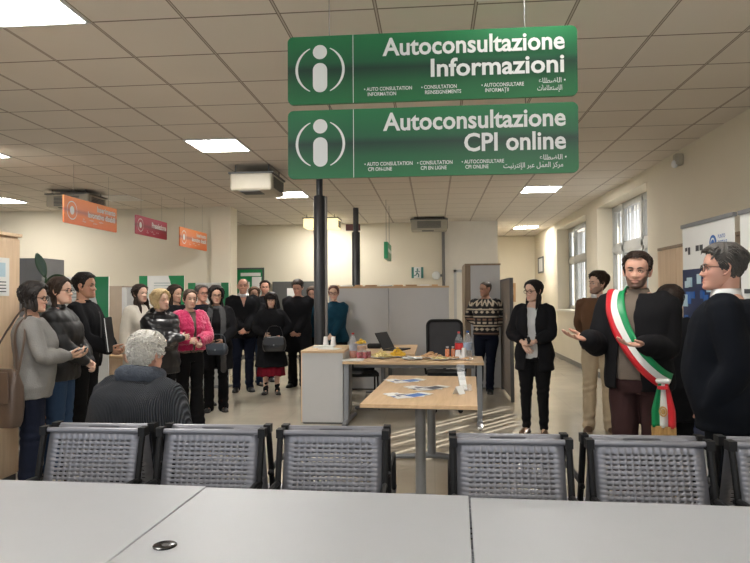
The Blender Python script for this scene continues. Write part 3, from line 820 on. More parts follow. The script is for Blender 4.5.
# ------------------------------------------------------------------ camera, world, sun
cam = bpy.data.cameras.new('camera'); co = bpy.data.objects.new('camera', cam); COL.objects.link(co)
cam.sensor_width = 36; cam.lens = 645 / 750 * 36; cam.clip_end = 200; cam.clip_start = .05
YAW, PIT, ROL = .0901, .0224, -.00665
fw = V((-math.sin(YAW) * math.cos(PIT), math.cos(YAW) * math.cos(PIT), math.sin(PIT))); r0 = V((math.cos(YAW), math.sin(YAW), 0)); u0 = r0.cross(fw)
rr = r0 * math.cos(ROL) + u0 * math.sin(ROL); uu = u0 * math.cos(ROL) - r0 * math.sin(ROL)
co.matrix_world = Matrix((rr, uu, -fw)).transposed().to_4x4(); co.location = (0, 0, 1.5)
scene.camera = co
w = bpy.data.worlds.new('world'); scene.world = w; w.use_nodes = True
w.node_tree.nodes['Background'].inputs[0].default_value = (.86, .93, 1, 1); w.node_tree.nodes['Background'].inputs[1].default_value = 1.55
sl = bpy.data.lights.new('sun', 'SUN'); so = bpy.data.objects.new('sun', sl); COL.objects.link(so)
EL = math.radians(20); sd = V((-.62 * math.cos(EL), -.785 * math.cos(EL), -math.sin(EL)))
so.rotation_euler = sd.to_track_quat('-Z', 'Y').to_euler(); so.location = (8, 20, 6); sl.energy = 26; sl.angle = .009; sl.color = (1, .95, .86)
scene.view_settings.view_transform = 'Standard'; scene.view_settings.look = 'None'; scene.view_settings.gamma = 1; scene.view_settings.exposure = 0.35
scene.view_settings.use_curve_mapping = False
scene.cycles.use_denoising = True; scene.cycles.max_bounces = 8; scene.cycles.transparent_max_bounces = 16

# ------------------------------------------------------------------ room
struct(G().box(-13, -4, -.1, 4.2, 20, 0).build('floor', floor_mat(), smooth=0))
struct(G().box(-13, -4, CZ, 4.2, 20, CZ + .15).build('ceiling', ceiling_mat(), smooth=0))
W1, W2 = (9.25, 12.0), (12.85, 15.8); SZ, TZ = 1.15, 3.06; WX = 2.97; WT = .34
g = G(); g.box(WX, -4, 0, WX + WT, 20, SZ); g.box(WX, -4, TZ, WX + WT, 20, CZ)
for a, b in ((-4, W1[0]), (W1[1], W2[0]), (W2[1], 20)): g.box(WX, a, SZ, WX + WT, b, TZ)
struct(g.build('wall_right', M_['wall'], smooth=0))
struct(G().box(-13, 15.3, 0, 1.5, 15.5, CZ).build('wall_back', M_['wall'], smooth=0))
struct(G().box(.25, 15.2, 0, 1.5, 15.3, CZ).build('trim_1', M_['wall_white'], smooth=0))
struct(G().box(1.4, 15.5, 0, 1.5, 19.2, CZ).build('wall_corridor', M_['wall'], smooth=0))
struct(G().box(1.4, 19.2, 0, 2.97, 19.35, CZ).build('wall_end', M_['wall'], smooth=0))
g = G(); g.box(-13, 12.12, 0, -3.9, 12.4, CZ); g.box(-4.24, 12.04, 0, -3.86, 12.45, CZ)
struct(g.build('wall_left', M_['wall'], smooth=0))
struct(G().box(-13, -4, 0, -12.8, 12.12, CZ).build('wall_side', M_['wall'], smooth=0))
struct(G().box(WX - .015, -4, 0, WX, 19.2, .10).build('baseboard_right', M_['base'], smooth=0))
struct(G().box(-13, 15.285, 0, .25, 15.3, .10).build('baseboard_back', M_['base'], smooth=0))
struct(G().box(-5.6, 6.6, 0, -5.13, 7.0, CZ).build('trim_2', M_['wall_white'], smooth=0))
for i, (a, b) in enumerate((W1, W2)):
    wx = WX + .27
    root = empty('window_%d' % (i + 1), (wx, 0, 0)); root['kind'] = 'structure'
    g = G(); f = .06; my = b - .64; tz = 2.30
    g.box(0, a, SZ, .06, b, SZ + f); g.box(0, a, TZ - f, .06, b, TZ); g.box(0, a, SZ, .06, a + f, TZ); g.box(0, b - f, SZ, .06, b, TZ)
    g.box(-.01, a, tz - .05, .07, b, tz + .05)
    ms = [my, my - 1.02] if i == 0 else [my, my - 1.1]
    for y in ms: g.box(-.01, y - .035, SZ, .07, y + .035, TZ)
    ys = [a + f] + sorted(ms) + [b - f]
    for y0, y1 in zip(ys, ys[1:]):
        for z0, z1 in ((SZ + f, tz - .05), (tz + .05, TZ - f)):
            for q in ((y0 + .03, z0, y0 + .075, z1), (y1 - .075, z0, y1 - .03, z1), (y0 + .03, z0, y1 - .03, z0 + .045), (y0 + .03, z1 - .045, y1 - .03, z1)): g.box(.0, q[0], q[1], .05, q[2], q[3])
    g.build('window_frame', M_['winframe'], root, smooth=0)
    G().box(.025, a + f, SZ + f, .032, b - f, TZ - f).build('pane', M_['glass'], root, smooth=0)
    G().box(-.31, a - .03, SZ - .03, .0, b + .03, SZ + .012).build('window_sill', M_['wall_white'], root, smooth=0)
    # vertical blind hanging outside the sashes
    g = G(); y = a + .05; rnd = random.Random(5 + i)
    while y < b - .1:
        wd = .16 + rnd.uniform(-.02, .02); an = rnd.uniform(-.16, .16)
        M = Matrix.Translation((.11, y + wd / 2, 0)) @ Matrix.Rotation(an, 4, 'Z')
        g.box(-.0015, -wd / 2, SZ + .02, .0015, wd / 2, TZ - .12 if i else TZ - .02, 0, M); y += .20
    g.box(.09, a, TZ - .05, .13, b, TZ, 1)
    bl = g.build('vertical_blind', [M_['slat'], M_['winframe']], None, smooth=0); bl.location = (wx, 0, 0)
    tag(bl, ('white vertical blind hanging in the window behind the man with the sash', 'white vertical blind hanging in the narrower-looking far window by the corridor')[i], 'blind', 'vertical blinds')
# small far window on the right wall, door on the back wall
g = G(); g.box(-.03, 17.7, 2.1, 0, 18.5, 2.14); g.box(-.03, 17.7, 2.5, 0, 18.5, 2.54); g.box(-.03, 17.7, 2.1, 0, 17.74, 2.54); g.box(-.03, 18.46, 2.1, 0, 18.5, 2.54)
t = empty('window_3', (WX, 0, 0)); t['kind'] = 'structure'; g.build('window_frame', M_['greydark'], t, smooth=0); G().box(-.015, 17.74, 2.14, -.005, 18.46, 2.5).build('pane', M_['paper'], t, smooth=0)
t = empty('door_1', (.62, 15.2, 0)); t['kind'] = 'structure'
g = G(); g.box(-.14, -.04, 0, -.08, 0, 2.1); g.box(.52, -.04, 0, .58, 0, 2.1); g.box(-.14, -.04, 2.04, .58, 0, 2.1); g.build('door_frame', M_['grey'], t, smooth=0)
G().box(-.08, -.025, 0, .52, -.005, 2.04).build('door_leaf', M_['wall_white'], t, smooth=0)
# heating pipe down the back wall
g = G(); g.tube([(.24, 15.17, 3.1), (.24, 15.17, .0)], .035, n=12, round_=False); g.tube([(.24, 15.17, 1.97), (.16, 15.17, 1.97)], .03, n=10)
tag(g.build('pipe', M_['base'], None), 'dark vertical pipe running down the back wall below the right air unit', 'pipe')
# columns
for i, (x, y, zj, r1, r2) in enumerate(((-1.55, 8.75, 2.87, .082, .045), (-1.51, 12.6, 2.75, .080, .055))):
    t = empty('column', (x, y, 0)); tag(t, ('round dark metal column rising behind the end of the grey counter', 'round dark metal column behind the low wall of cabinets')[i], 'column', 'dark metal columns')
    g = G().lathe((0, 0, 0), [(r1, 0), (r1, zj), (r1 * .9, zj + .01)], 28); g.build('shaft', M_['colmn'], t, smooth=50)
    G().lathe((0, 0, 0), [(r2, zj - .02), (r2, CZ)], 24).build('upper_shaft', M_['colmn'], t, smooth=50)
    G().lathe((0, 0, 0), [(r1 + .02, 0), (r1 + .02, .03), (r1, .045)], 24).build('base_ring', M_['colmn'], t)
    if i == 0: G().box(r1 - .01, -.03, .3, r1 + .02, .03, 2.87).build('cable_duct', M_['base'], t, smooth=0)

# ceiling lights (tile size)
tx = lambda i: -2.7325 + .6 * i
ty = lambda j: 3.25 + .6 * j
lights = [(0, 0, 1, 'big square ceiling light at the top left corner of the picture'), (0, 6, 1, 'square ceiling light beside the air unit above the standing crowd'), (0, 12, 1, 'far square ceiling light seen partly behind the near column'), (5, -.1, 1, 'square ceiling light just above the large green signs'),
          (0, -7, 1, 'added unseen square ceiling light behind the viewpoint, left'), (6, -7, 1, 'added unseen square ceiling light behind the viewpoint, right'),  # this pair is out of view, added to brighten the ceiling
          (0, 18, 1, 'farthest left-hand ceiling light seen just above the air unit with put-in glow'), (7, 12, 1, 'square ceiling light above the man in the patterned sweater'), (8, 22, 1, 'farthest square ceiling light over the corridor end'), (-5, 6, 1, 'square ceiling light at the left edge beside the white pillar'), (-5, 12, 0, 'unlit square ceiling light above the first orange sign'), (-8.6, 12, 1, 'small bright square ceiling light at the far left edge')]
proto = None
for (i, j, on, lb) in lights:
    t = empty('ceiling_light', (tx(i), ty(j), CZ), 0, lb, 'ceiling light', 'square ceiling lights')
    g = G(); e = .022
    g.box(0, 0, -.012, .6, e, 0); g.box(0, .6 - e, -.012, .6, .6, 0); g.box(0, e, -.012, e, .6 - e, 0); g.box(.6 - e, e, -.012, .6, .6 - e, 0)
    g.build('light_frame', M_['white'], t, smooth=0); G().box(e, e, -.008, .6 - e, .6 - e, 0).build('diffuser', M_['lamp'] if on else M_['lampoff'], t, smooth=0)
# air units hanging under the ceiling
def air_unit(x, y, rz, label, glow=False, w_=.62, d_=.62, h_=.24, zt=3.13):
    t = empty('air_unit', (x, y, zt), rz, label, 'air unit', 'ceiling air units')
    g = G().box(-w_ / 2, -d_ / 2, -h_, w_ / 2, d_ / 2, 0); g.build('casing', M_['unit_glow'] if glow else M_['cream'], t, smooth=0, bevel=.03)
    g = G(); g.box(-w_ / 2 - .015, -d_ / 2 - .015, -.02, w_ / 2 + .015, d_ / 2 + .015, 0); g.build('top_plate', M_['greydark'], t, smooth=0)
    g = G()
    for q in range(7):
        z = -.06 - q * .022; g.box(w_ / 2 - .002, -d_ / 2 + .09, z - .006, w_ / 2 + .012, d_ / 2 - .09, z + .006); g.box(-w_ / 2 + .14, -d_ / 2 - .012, z - .006, w_ / 2 - .14, -d_ / 2 + .002, z + .006) if not (glow or rz == 0 and label.startswith('cream air unit hanging left')) else None
    g.build('grille', M_['greydark'], t, smooth=0)
    g = G().box(-.16, -d_ / 2 + .03, -h_ - .008, .1, -.02, -h_ + .002); g.build('vent', M_['greydark'], t, smooth=0)
    g = G()
    for sx in (-1, 1):
        for sy in (-1, 1): g.tube([(sx * w_ * .4, sy * d_ * .4, 0), (sx * w_ * .4, sy * d_ * .4, CZ - zt)], .008, n=6, round_=False)
    g.build('hanger', M_['greydark'], t)
air_unit(-2.36, 8.55, 0, 'cream air unit hanging left of the green signs beside a ceiling light', w_=.56, d_=.7)
air_unit(-2.37, 13.7, 0, 'pale yellow air unit behind the near column, lamp light put in as glow', True, w_=.74, d_=.5, h_=.22, zt=3.17)  # no lamp inside: emission stands in for light from the lamp above
air_unit(-.08, 14.45, 0, 'cream air unit with dark grille above the back wall pipe', w_=.80, d_=.5, h_=.25, zt=3.19)
air_unit(-5.80, 10.05, 0, 'cream air unit half hidden behind the first orange sign', w_=.7, d_=.6, h_=.22, zt=3.17)
tag(G().box(-1.76, 12.95, 2.83, -1.47, 13.05, 2.96).build('wall_box', mat('box_maroon', (.10, .015, .012)), None, bevel=.01), 'small dark red box behind the second column', 'box')
# wall fittings at the back
t = empty('exit_sign', (-.37, 15.29, 2.045), 0, 'green running man exit sign on the back wall', 'exit sign')
G().box(-.14, -.02, -.13, .14, 0, .13).build('sign_panel', M_['teal'], t, smooth=0)
g = G(); g.box(-.085, -.026, -.13, .085, -.02, .13); g.build('pictogram_field', M_['letter'], t, smooth=0)
g = G(); g.sph((.0, -.03, .08), (.02, .004, .02)); g.tube([(-.0, -.03, .05), (-.01, -.03, 0), (.03, -.03, -.05), (.02, -.03, -.1)], .012, n=6, sub=2); g.tube([(-.01, -.03, 0), (-.03, -.03, -.05), (-.07, -.03, -.07)], .012, n=6, sub=2); g.tube([(-.05, -.03, .02), (0, -.03, .045), (.05, -.03, .02)], .009, n=6)
g.build('running_figure', M_['teal'], t)
tag(G().lathe((0, 0, 0), [(.10, 0), (.10, .05), (.085, .075), (.03, .085)], 28).xf(Matrix.Translation((.07, 15.2, 1.97)) @ Matrix.Rotation(PI / 2, 4, 'X')).build('alarm_bell', M_['white'], None), 'round white alarm bell on the back wall beside the pipe', 'alarm bell')
t = empty('hanging_sign', (-.84, 12, 2.32), 0, 'narrow green sign hung on two wires seen edge-on before the back wall', 'sign')
g = G(); g.box(-.035, -.5, -.15, .035, .5, .15); g.xf(Matrix.Rotation(0, 4, 'Z')); g.build('sign_panel', M_['green'], t, smooth=0)
g = text_geo([('Servizi', 0, .02, .10, .8, .02, 'CENTER')]); g.xf(Matrix.Translation((.037, 0, 0)) @ Matrix.Rotation(PI / 2, 4, 'Z')) ; 
g.v = []; g.f = []; g.m = []; g.cols = []
for k in range(5): g.box(.036, -.4 + k * .17, -.02, .038, -.28 + k * .17, .04)
g.build('pale_marks', M_['letter'], t, smooth=0)
g = G(); [g.tube([(0, y, .15), (0, y, CZ - 2.32)], .004, n=5, round_=False) for y in (-.4, .4)]; g.build('wire', M_['greydark'], t)
# notice boards on the back wall
t = empty('notice_board', (-4.3, 15.27, 1.5), 0, 'green notice board with pinned sheets on the back wall', 'notice board')
G().box(-.6, -.02, -.55, .24, 0, .70).build('board', M_['green'], t, smooth=0)
g = G(); g.box(-.6, -.035, .66, .24, -.02, .70); g.box(.20, -.035, -.55, .24, -.02, .70); g.box(-.6, -.035, -.55, -.56, -.02, .70); g.build('board_frame', M_['greydark'], t, smooth=0)
for q in ((-.38, .08, -.12, .36), (-.06, .0, .17, .48), (-.38, -.4, -.12, -.05), (-.34, .5, .15, .58)): G().box(q[0], -.03, q[1], q[2], -.02, q[3]).build('pinned_sheet', M_['paper'], t, smooth=0)
t = empty('notice_board', (-3.3, 15.27, 1.5), 0, 'grey notice board behind the tall man in the black coat', 'notice board')
G().box(-.56, -.02, -.5, .5, 0, .36).build('board', M_['greydark'], t, smooth=0); G().box(-.2, -.03, -.25, .08, -.02, .2).build('pinned_sheet', M_['paper'], t, smooth=0)
t = empty('pinboard', (2.05, 15.6, 1.7), 0)
bpy.data.objects.remove(t)
t = empty('pinboard', (1.95, 19.18, 1.6), 0, 'cork board with papers at the corridor end beside the screen', 'pinboard')
G().box(-.5, -.03, -.3, .45, 0, .25).build('board', M_['cork'], t, smooth=0)
for q in ((-.2, -.12, .0, .14), (.03, -.15, .2, .15), (.23, -.1, .38, .12)): G().box(q[0], -.04, q[1], q[2], -.03, q[3]).build('pinned_sheet', M_['paper'], t, smooth=0)
t = empty('motion_sensor', (2.97, 7.95, 3.1), 0, 'small cream motion sensor high on the right wall near the ceiling', 'sensor')
G().box(-.10, -.05, -.07, 0, .05, .07).build('housing', M_['cream'], t, bevel=.02); G().sph((-.09, 0, -.05), (.04, .045, .05)).build('lens', M_['white'], t)

# ------------------------------------------------------------------ hanging signs
def ring_arc(g, cx, cz, r, wd, a0, a1, n=28, y=-.004, mi=0):
    vs = []
    for k in range(n + 1):
        a = math.radians(a0 + (a1 - a0) * k / n)
        w_ = wd * (.35 + .65 * math.sin(PI * k / n))
        vs += [(cx + (r - w_ / 2) * math.cos(a), y, cz + (r - w_ / 2) * math.sin(a)), (cx + (r + w_ / 2) * math.cos(a), y, cz + (r + w_ / 2) * math.sin(a))]
    g.add(vs, [(2 * k, 2 * k + 1, 2 * k + 3, 2 * k + 2) for k in range(n)], mi)
def rrect(w_, h_, r, n=6):
    out = []
    for cx, cz, a0 in ((w_ / 2 - r, h_ / 2 - r, 0), (-w_ / 2 + r, h_ / 2 - r, 90), (-w_ / 2 + r, -h_ / 2 + r, 180), (w_ / 2 - r, -h_ / 2 + r, 270)):
        for k in range(n + 1): a = math.radians(a0 + 90 * k / n); out.append((cx + r * math.cos(a), cz + r * math.sin(a)))
    return out
def disc(g, cx, cz, rx, rz, y=-.004, n=28, mi=0): g.add([(cx + rx * math.cos(2 * PI * k / n), y, cz + rz * math.sin(2 * PI * k / n)) for k in range(n)], [tuple(range(n))], mi)
def big_sign(name_z, lines, label, wires):
    t = empty('hanging_sign', (-.009, 3.35, name_z), 0, label, 'sign', 'large green hanging signs')
    G().prism(rrect(1.505, .362, .03), 0, .02, 'XZ').build('sign_panel', M_['signgreen'], t, smooth=0)
    g = G(); ring_arc(g, -.578, 0, .125, .014, 115, 245); ring_arc(g, -.578, 0, .125, .014, -65, 65)
    disc(g, -.578, .094, .038, .038); g.prism([(-.578 + a, -.042 + b) for a, b in rrect(.076, .155, .037)], -.005, -.003, 'XZ'); g.build('emblem', M_['letter'], t, smooth=0)
    G().box(-.4035, -.002, -.181, -.4005, -.0005, .181).build('divider_line', M_['letter'], t, smooth=0)
    for ln in lines: text_geo([ln]).xf(Matrix.Translation((0, -.004, 0))).build('lettering', M_['letter'], t, smooth=0)
    for x in (-.53, .49): G().tube([(x, .01, .181), (x, .01, wires)], .0022, n=5, round_=False).build('hanging_wire', M_['greydark'], t)
AR1 = arabic('الاضطلاع')
big_sign(2.698, [('Autoconsultazione', .69, .062, .094, -.935, .022, 'RIGHT'), ('Informazioni', .69, -.057, .094, -.68, .022, 'RIGHT'),
    ('• AUTO CONSULTATION', -.345, -.122, .0195, .82, .012, 'LEFT'), ('   INFORMATION', -.345, -.149, .0195, .82, .012, 'LEFT'), ('• CONSULTATION', -.045, -.122, .0195, .82, .012, 'LEFT'), ('   REINSEIGNEMENTS', -.045, -.149, .0195, .82, .012, 'LEFT'),
    ('• AUTOCONSULTARE', .265, -.122, .0195, .82, .012, 'LEFT'), ('   INFORMAȚII', .265, -.149, .0195, .82, .012, 'LEFT'), (AR1 + ' •', .693, -.112, .026, -.135, .006, 'RIGHT'), (arabic('الإستعلامات'), .675, -.150, .026, -.125, .006, 'RIGHT')],
    'upper large green hanging sign reading Autoconsultazione Informazioni', CZ - 2.698)
big_sign(2.303, [('Autoconsultazione', .69, .062, .094, -.935, .022, 'RIGHT'), ('CPI online', .69, -.057, .094, -.515, .022, 'RIGHT'),
    ('• AUTO CONSULTATION', -.345, -.122, .0195, .82, .012, 'LEFT'), ('   CPI ON-LINE', -.345, -.149, .0195, .82, .012, 'LEFT'), ('• CONSULTATION', -.07, -.122, .0195, .82, .012, 'LEFT'), ('   CPI EN LIGNE', -.07, -.149, .0195, .82, .012, 'LEFT'),
    ('• AUTOCONSULTARE', .16, -.122, .0195, .82, .012, 'LEFT'), ('   CPI ONLINE', .16, -.149, .0195, .82, .012, 'LEFT'), (AR1 + ' •', .693, -.112, .026, -.135, .006, 'RIGHT'), (arabic('مركز العمل عبر الإنترنيت'), .675, -.150, .026, -.30, .006, 'RIGHT')],
    'lower large green hanging sign reading Autoconsultazione CPI online', .212)
def small_sign(y0, y1, m, lines, label, X=-4.62, Z=2.8):
    L_ = y1 - y0; k = L_ / 1.5
    t = empty('hanging_sign', (X, (y0 + y1) / 2, Z - .18 * k * 1.06), PI / 2, label, 'sign', 'small hanging signs on the left')
    G().prism(rrect(L_, .36 * k * 1.06, .02), 0, .02, 'XZ').build('sign_panel', m, t, smooth=0)
    g = G(); ring_arc(g, -.555 * k, 0, .125 * k, .016 * k, 0, 180); ring_arc(g, -.555 * k, 0, .125 * k, .016 * k, 180, 360); disc(g, -.555 * k, 0, .055 * k, .062 * k); g.build('emblem', M_['letter'], t, smooth=0)
    for (a, x, z, h, xs, b, al) in lines: text_geo([(a, x * k, z * k, h * k, xs * k if xs < 0 else xs, b, al)]).xf(Matrix.Translation((0, -.004, 0))).build('lettering', M_['letter'], t, smooth=0)
    for x in (-.5, .5): G().tube([(x * k, .01, .18 * k), (x * k, .01, CZ - Z + .18 * k * 1.06)], .0015, n=5, round_=False).build('hanging_wire', M_['greydark'], t)
tiny = [('• JOB', -.28, -.10, .02, .8, .01, 'LEFT'), ('• PLACEMENT', -.10, -.10, .02, .8, .01, 'LEFT'), ('• INSERTION', .18, -.10, .02, .8, .01, 'LEFT'), ('DISABLED', -.28, -.135, .02, .8, .01, 'LEFT'), ('HANDICAP', .02, -.135, .02, .8, .01, 'LEFT')]
small_sign(7.71, 9.07, M_['signorange'], [('Inserimento', .69, .065, .085, -.56, .03, 'RIGHT'), ('lavorativo disabili', .69, -.045, .085, -.82, .03, 'RIGHT')] + tiny, 'larger orange hanging sign reading Inserimento lavorativo disabili')
small_sign(9.68, 10.86, M_['signred'], [('Preselezione', .69, .0, .115, -.72, .03, 'RIGHT')] + tiny, 'dark red hanging sign reading Preselezione')
small_sign(10.65, 11.96, M_['signorange'], [('Inserimento', .69, .065, .085, -.56, .03, 'RIGHT'), ('lavorativo disabili', .69, -.045, .085, -.82, .03, 'RIGHT')] + tiny, 'second orange hanging sign, nearest the left wall corner', -4.3, 2.71)

# ------------------------------------------------------------------ foreground tables
def fore_table(x0, y0, label, gro=None):
    t = empty('meeting_table', (x0, y0, 0), -.037, label, 'table', 'pale grey meeting tables in a row')
    w_, d_ = 1.045, .80
    G().box(0, -d_, .712, w_ - .006, 0, .74).build('tabletop', M_['tabletop'], t, smooth=0, bevel=.003)
    for x in (.06, w_ - .1):
        for y in (-.06, -d_ + .06): G().lathe((x, y, 0), [(.02, 0), (.02, .712)], 14).build('leg', M_['legmetal'], t)
    g = G(); g.box(.06, -.09, .64, w_ - .1, -.06, .70); g.box(.06, -d_ + .06, .64, w_ - .1, -d_ + .09, .70); g.build('apron', M_['legmetal'], t, smooth=0)
    if gro:
        gr = G().lathe((gro[0], gro[1], 0), [(.036, .74), (.036, .7435), (.031, .7455)], 28).build('cable_grommet', M_['black_gloss'], t)
        G().lathe((gro[0] + .006, gro[1] - .004, 0), [(.013, .7455), (.013, .7465)], 16).build('cable_hole', M_['greydark'], gr)
fore_table(-3.00, 2.615, 'pale grey meeting table whose edge fills the bottom left corner'.replace('whose edge fills the', 'reaching out of view at the'))
fore_table(-1.955, 2.578, 'pale grey meeting table left of the one with the round cable hole')
fore_table(-.912, 2.527, 'pale grey meeting table with a black round cable cap', (.11, -.60))
fore_table(.132, 2.468, 'pale grey meeting table at the right below the sash wearer')
fore_table(1.177, 2.43, 'pale grey meeting table running out at the bottom right corner')

# ------------------------------------------------------------------ beam seating
def perforated(g, w_, h_, nx, nz, hw, hh, mx_, mz_, bend, mi=0):
    xs = [0]; px_ = (w_ - 2 * mx_) / nx; pz = (h_ - 2 * mz_) / nz
    for k in range(nx): xs += [mx_ + k * px_ + (px_ - hw) / 2, mx_ + k * px_ + (px_ + hw) / 2]
    xs.append(w_); zs = [0]
    for k in range(nz): zs += [mz_ + k * pz + (pz - hh) / 2, mz_ + k * pz + (pz + hh) / 2]
    zs.append(h_); n = len(xs)
    vs = [(x - w_ / 2, bend(x / w_, z / h_), z) for z in zs for x in xs]; fs = []
    for j in range(len(zs) - 1):
        for i in range(n - 1):
            if i % 2 and j % 2: continue
            a = j * n + i; fs.append((a, a + 1, a + 1 + n, a + n))
    g.add(vs, fs, mi)
_cache = {}
def bench(x, y, n, rz, label):
    """seat front towards local +Y ; back top edge at local y = 0"""
    pitch = .577
    t = empty('beam_seating', (x, y, 0), rz, label, 'bench', 'grey perforated beam seating')
    slope = .26
    for k in range(n):
        cx = (k - (n - 1) / 2) * pitch
        if 'back' not in _cache:
            g = G(); perforated(g, .455, .46, 13, 18, .0190, .0070, .042, .045, lambda u, v: .012 * (2 * u - 1) ** 2 * -1 + (.010 * max(0, .06 - v) / .06))
            _cache['back'] = g.build('back_panel', M_['steel'], None, smooth=180, solid=.005); b = _cache['back']
            g = G(); perforated(g, .43, .44, 14, 18, .0185, .008, .04, .03, lambda u, v: 0)
            s_ = _cache['seat'] = g.build('seat_panel', M_['steel'], None, smooth=180, solid=.004)
        else: b = _cache['back'].copy(); COL.objects.link(b); s_ = _cache['seat'].copy(); COL.objects.link(s_)
        b.parent = t; b.matrix_local = Matrix.Translation((cx, .106, .428)) @ Matrix.Rotation(-.0, 4, 'Z') @ Matrix.Rotation(math.atan(slope), 4, 'X')
        s_.parent = t; s_.matrix_local = Matrix.Translation((cx, .13, .42)) @ Matrix.Rotation(-PI / 2 + .06, 4, 'X') @ Matrix.Scale(-1, 4, (0, 0, 1)) if False else Matrix.Translation((cx, .57, .43)) @ Matrix.Rotation(PI / 2 - .05, 4, 'X')
        g = G(); g.tube([(cx - .235, .0, .868), (cx + .235, .0, .868)], .0125, n=12); g.build('top_tube', M_['steel'], t)
        for sx in (-1, 1):
            g = G(); X = cx + sx * .245
            M0 = Matrix.Translation((X, 0, 0))
            # slanted back upright, arm loop and seat rail in black
            g.tube([(X, -.003, .872), (X, .02, .80), (X, .118, .42), (X, .16, .40), (X, .55, .44)], [.0145, .0145, .014, .014, .012], n=8, sub=2)
            g.box(X - .016, -.03, .845, X + .016, .022, .885)
            g.tube([(X, .035, .64), (X, .12, .655), (X, .42, .645), (X, .47, .60), (X, .47, .45)], .013, n=8, sub=3)
            g.build('side_frame', M_['black'], t)
    L_ = n * pitch
    g = G(); g.box(-L_ / 2, .20, .33, L_ / 2, .26, .39); g.build('beam', M_['black'], t, smooth=0)
    for sx in (-1, 1):
        X = sx * (L_ / 2 - pitch * .5)
        g = G(); g.tube([(X, .23, .33), (X, .23, .06)], .028, n=10, round_=False); g.tube([(X, -.02, .02), (X, .12, .045), (X, .23, .06), (X, .36, .045), (X, .52, .02)], [.014, .02, .026, .02, .014], n=8, sub=2); g.build('leg', M_['legmetal'], t)
    return t
YN, YF = 2.965, 3.075
bench(-1.046, YN, 3, PI, 'perforated grey three-seat bench at the left with its back to us, nearer row'.replace('with its back to us, nearer row', 'facing the pale tables'))
bench(-1.046, YF, 3, 0, 'perforated grey three-seat bench at the left facing the crowd, under the seated man')
bench(.902, YN - .13, 3, PI, 'perforated grey three-seat bench at the right facing the pale tables')
bench(.902, YF - .13, 3, 0, 'perforated grey three-seat bench at the right facing the speakers')

# ------------------------------------------------------------------ desks
t = empty('desk', (-.065, 5.33, 0), -.10 * .6, 'beech desk standing end-on with leaflets and a card holder', 'desk', 'beech desks')
G().box(-.41, -.82, .712, .41, .82, .74).build('desktop', wood('beech_long', (.50, .335, .19), (.60, .42, .25), 'Y'), t, smooth=0, bevel=.003)
for sy in (-1, 1):
    g = G(); y = sy * .62 + (.0 if sy > 0 else -.0)
    g.tube([(0, y, .06), (0, y, .70)], .038, n=16, round_=False); g.tube([(-.36, y, .02), (-.2, y, .03), (0, y, .045), (.2, y, .03), (.36, y, .02)], [.018, .024, .03, .024, .018], n=10, sub=2); g.tube([(-.3, y, .695), (.3, y, .695)], .02, n=8); g.build('leg', M_['legmetal'], t)
G().box(-.03, -.6, .66, .03, .6, .70).build('crossbar', M_['legmetal'], t, smooth=0)
t = empty('desk', (-.24, 7.78, 0), -.045, 'beech desk carrying the drinks and snacks', 'desk', 'beech desks')
G().box(-.80, -.40, .712, .82, .40, .74).build('desktop', M_['beech'], t, smooth=0, bevel=.003)
for x in (-.765, .77):
    g = G()
    g.prism([(-.33, .71), (-.27, .71), (-.31, .06), (-.38, .04)], x - .028, x + .028, 'YZ'); g.prism([(-.22, .71), (-.18, .71), (-.22, .06), (-.27, .06)], x - .02, x + .02, 'YZ')
    g.tube([(x, -.47, .022), (x, -.3, .045), (x, 0, .04), (x, .28, .022)], [.026, .034, .03, .02], n=10, sub=2); g.build('leg', M_['legmetal'], t, smooth=30)
    G().sph((x, -.46, .02), (.032, .05, .02)).build('foot_cap', M_['black'] if x < 0 else M_['white'], t)
G().box(-.75, .1, .62, .72, .13, .70).build('crossbar', M_['legmetal'], t, smooth=0)
t = empty('desk', (-.67, 9.22, 0), 0, 'beech desk carrying the open laptop behind the snacks', 'desk', 'beech desks')
G().box(-.42, -.82, .712, .42, .82, .74).build('desktop', M_['beech'], t, smooth=0)
for sy in (-1, 1):
    g = G(); y = sy * .7; g.tube([(.0, y, .05), (.0, y, .71)], .03, n=10, round_=False); g.tube([(-.36, y, .022), (0, y, .04), (.36, y, .022)], [.02, .03, .02], n=10, sub=2); g.build('leg', M_['legmetal'], t)
# pedestal counter
t = empty('counter_cabinet', (-1.30, 7.52, 0), 0, 'light grey counter cabinet with beech top left of the snack desk', 'cabinet')
G().box(-.25, .0, .02, .235, .84, .832).build('body', M_['grey'], t, smooth=0, bevel=.003)
G().box(-.262, -.012, .832, .25, .86, .862).build('top', M_['beech'], t, smooth=0, bevel=.003); G().box(-.24, .01, 0, .22, .82, .02).build('plinth', M_['greydark'], t, smooth=0)
G().box(-.262, 0, .02, -.25, .84, .832).build('edge_strip', M_['beechz'], t, smooth=0)
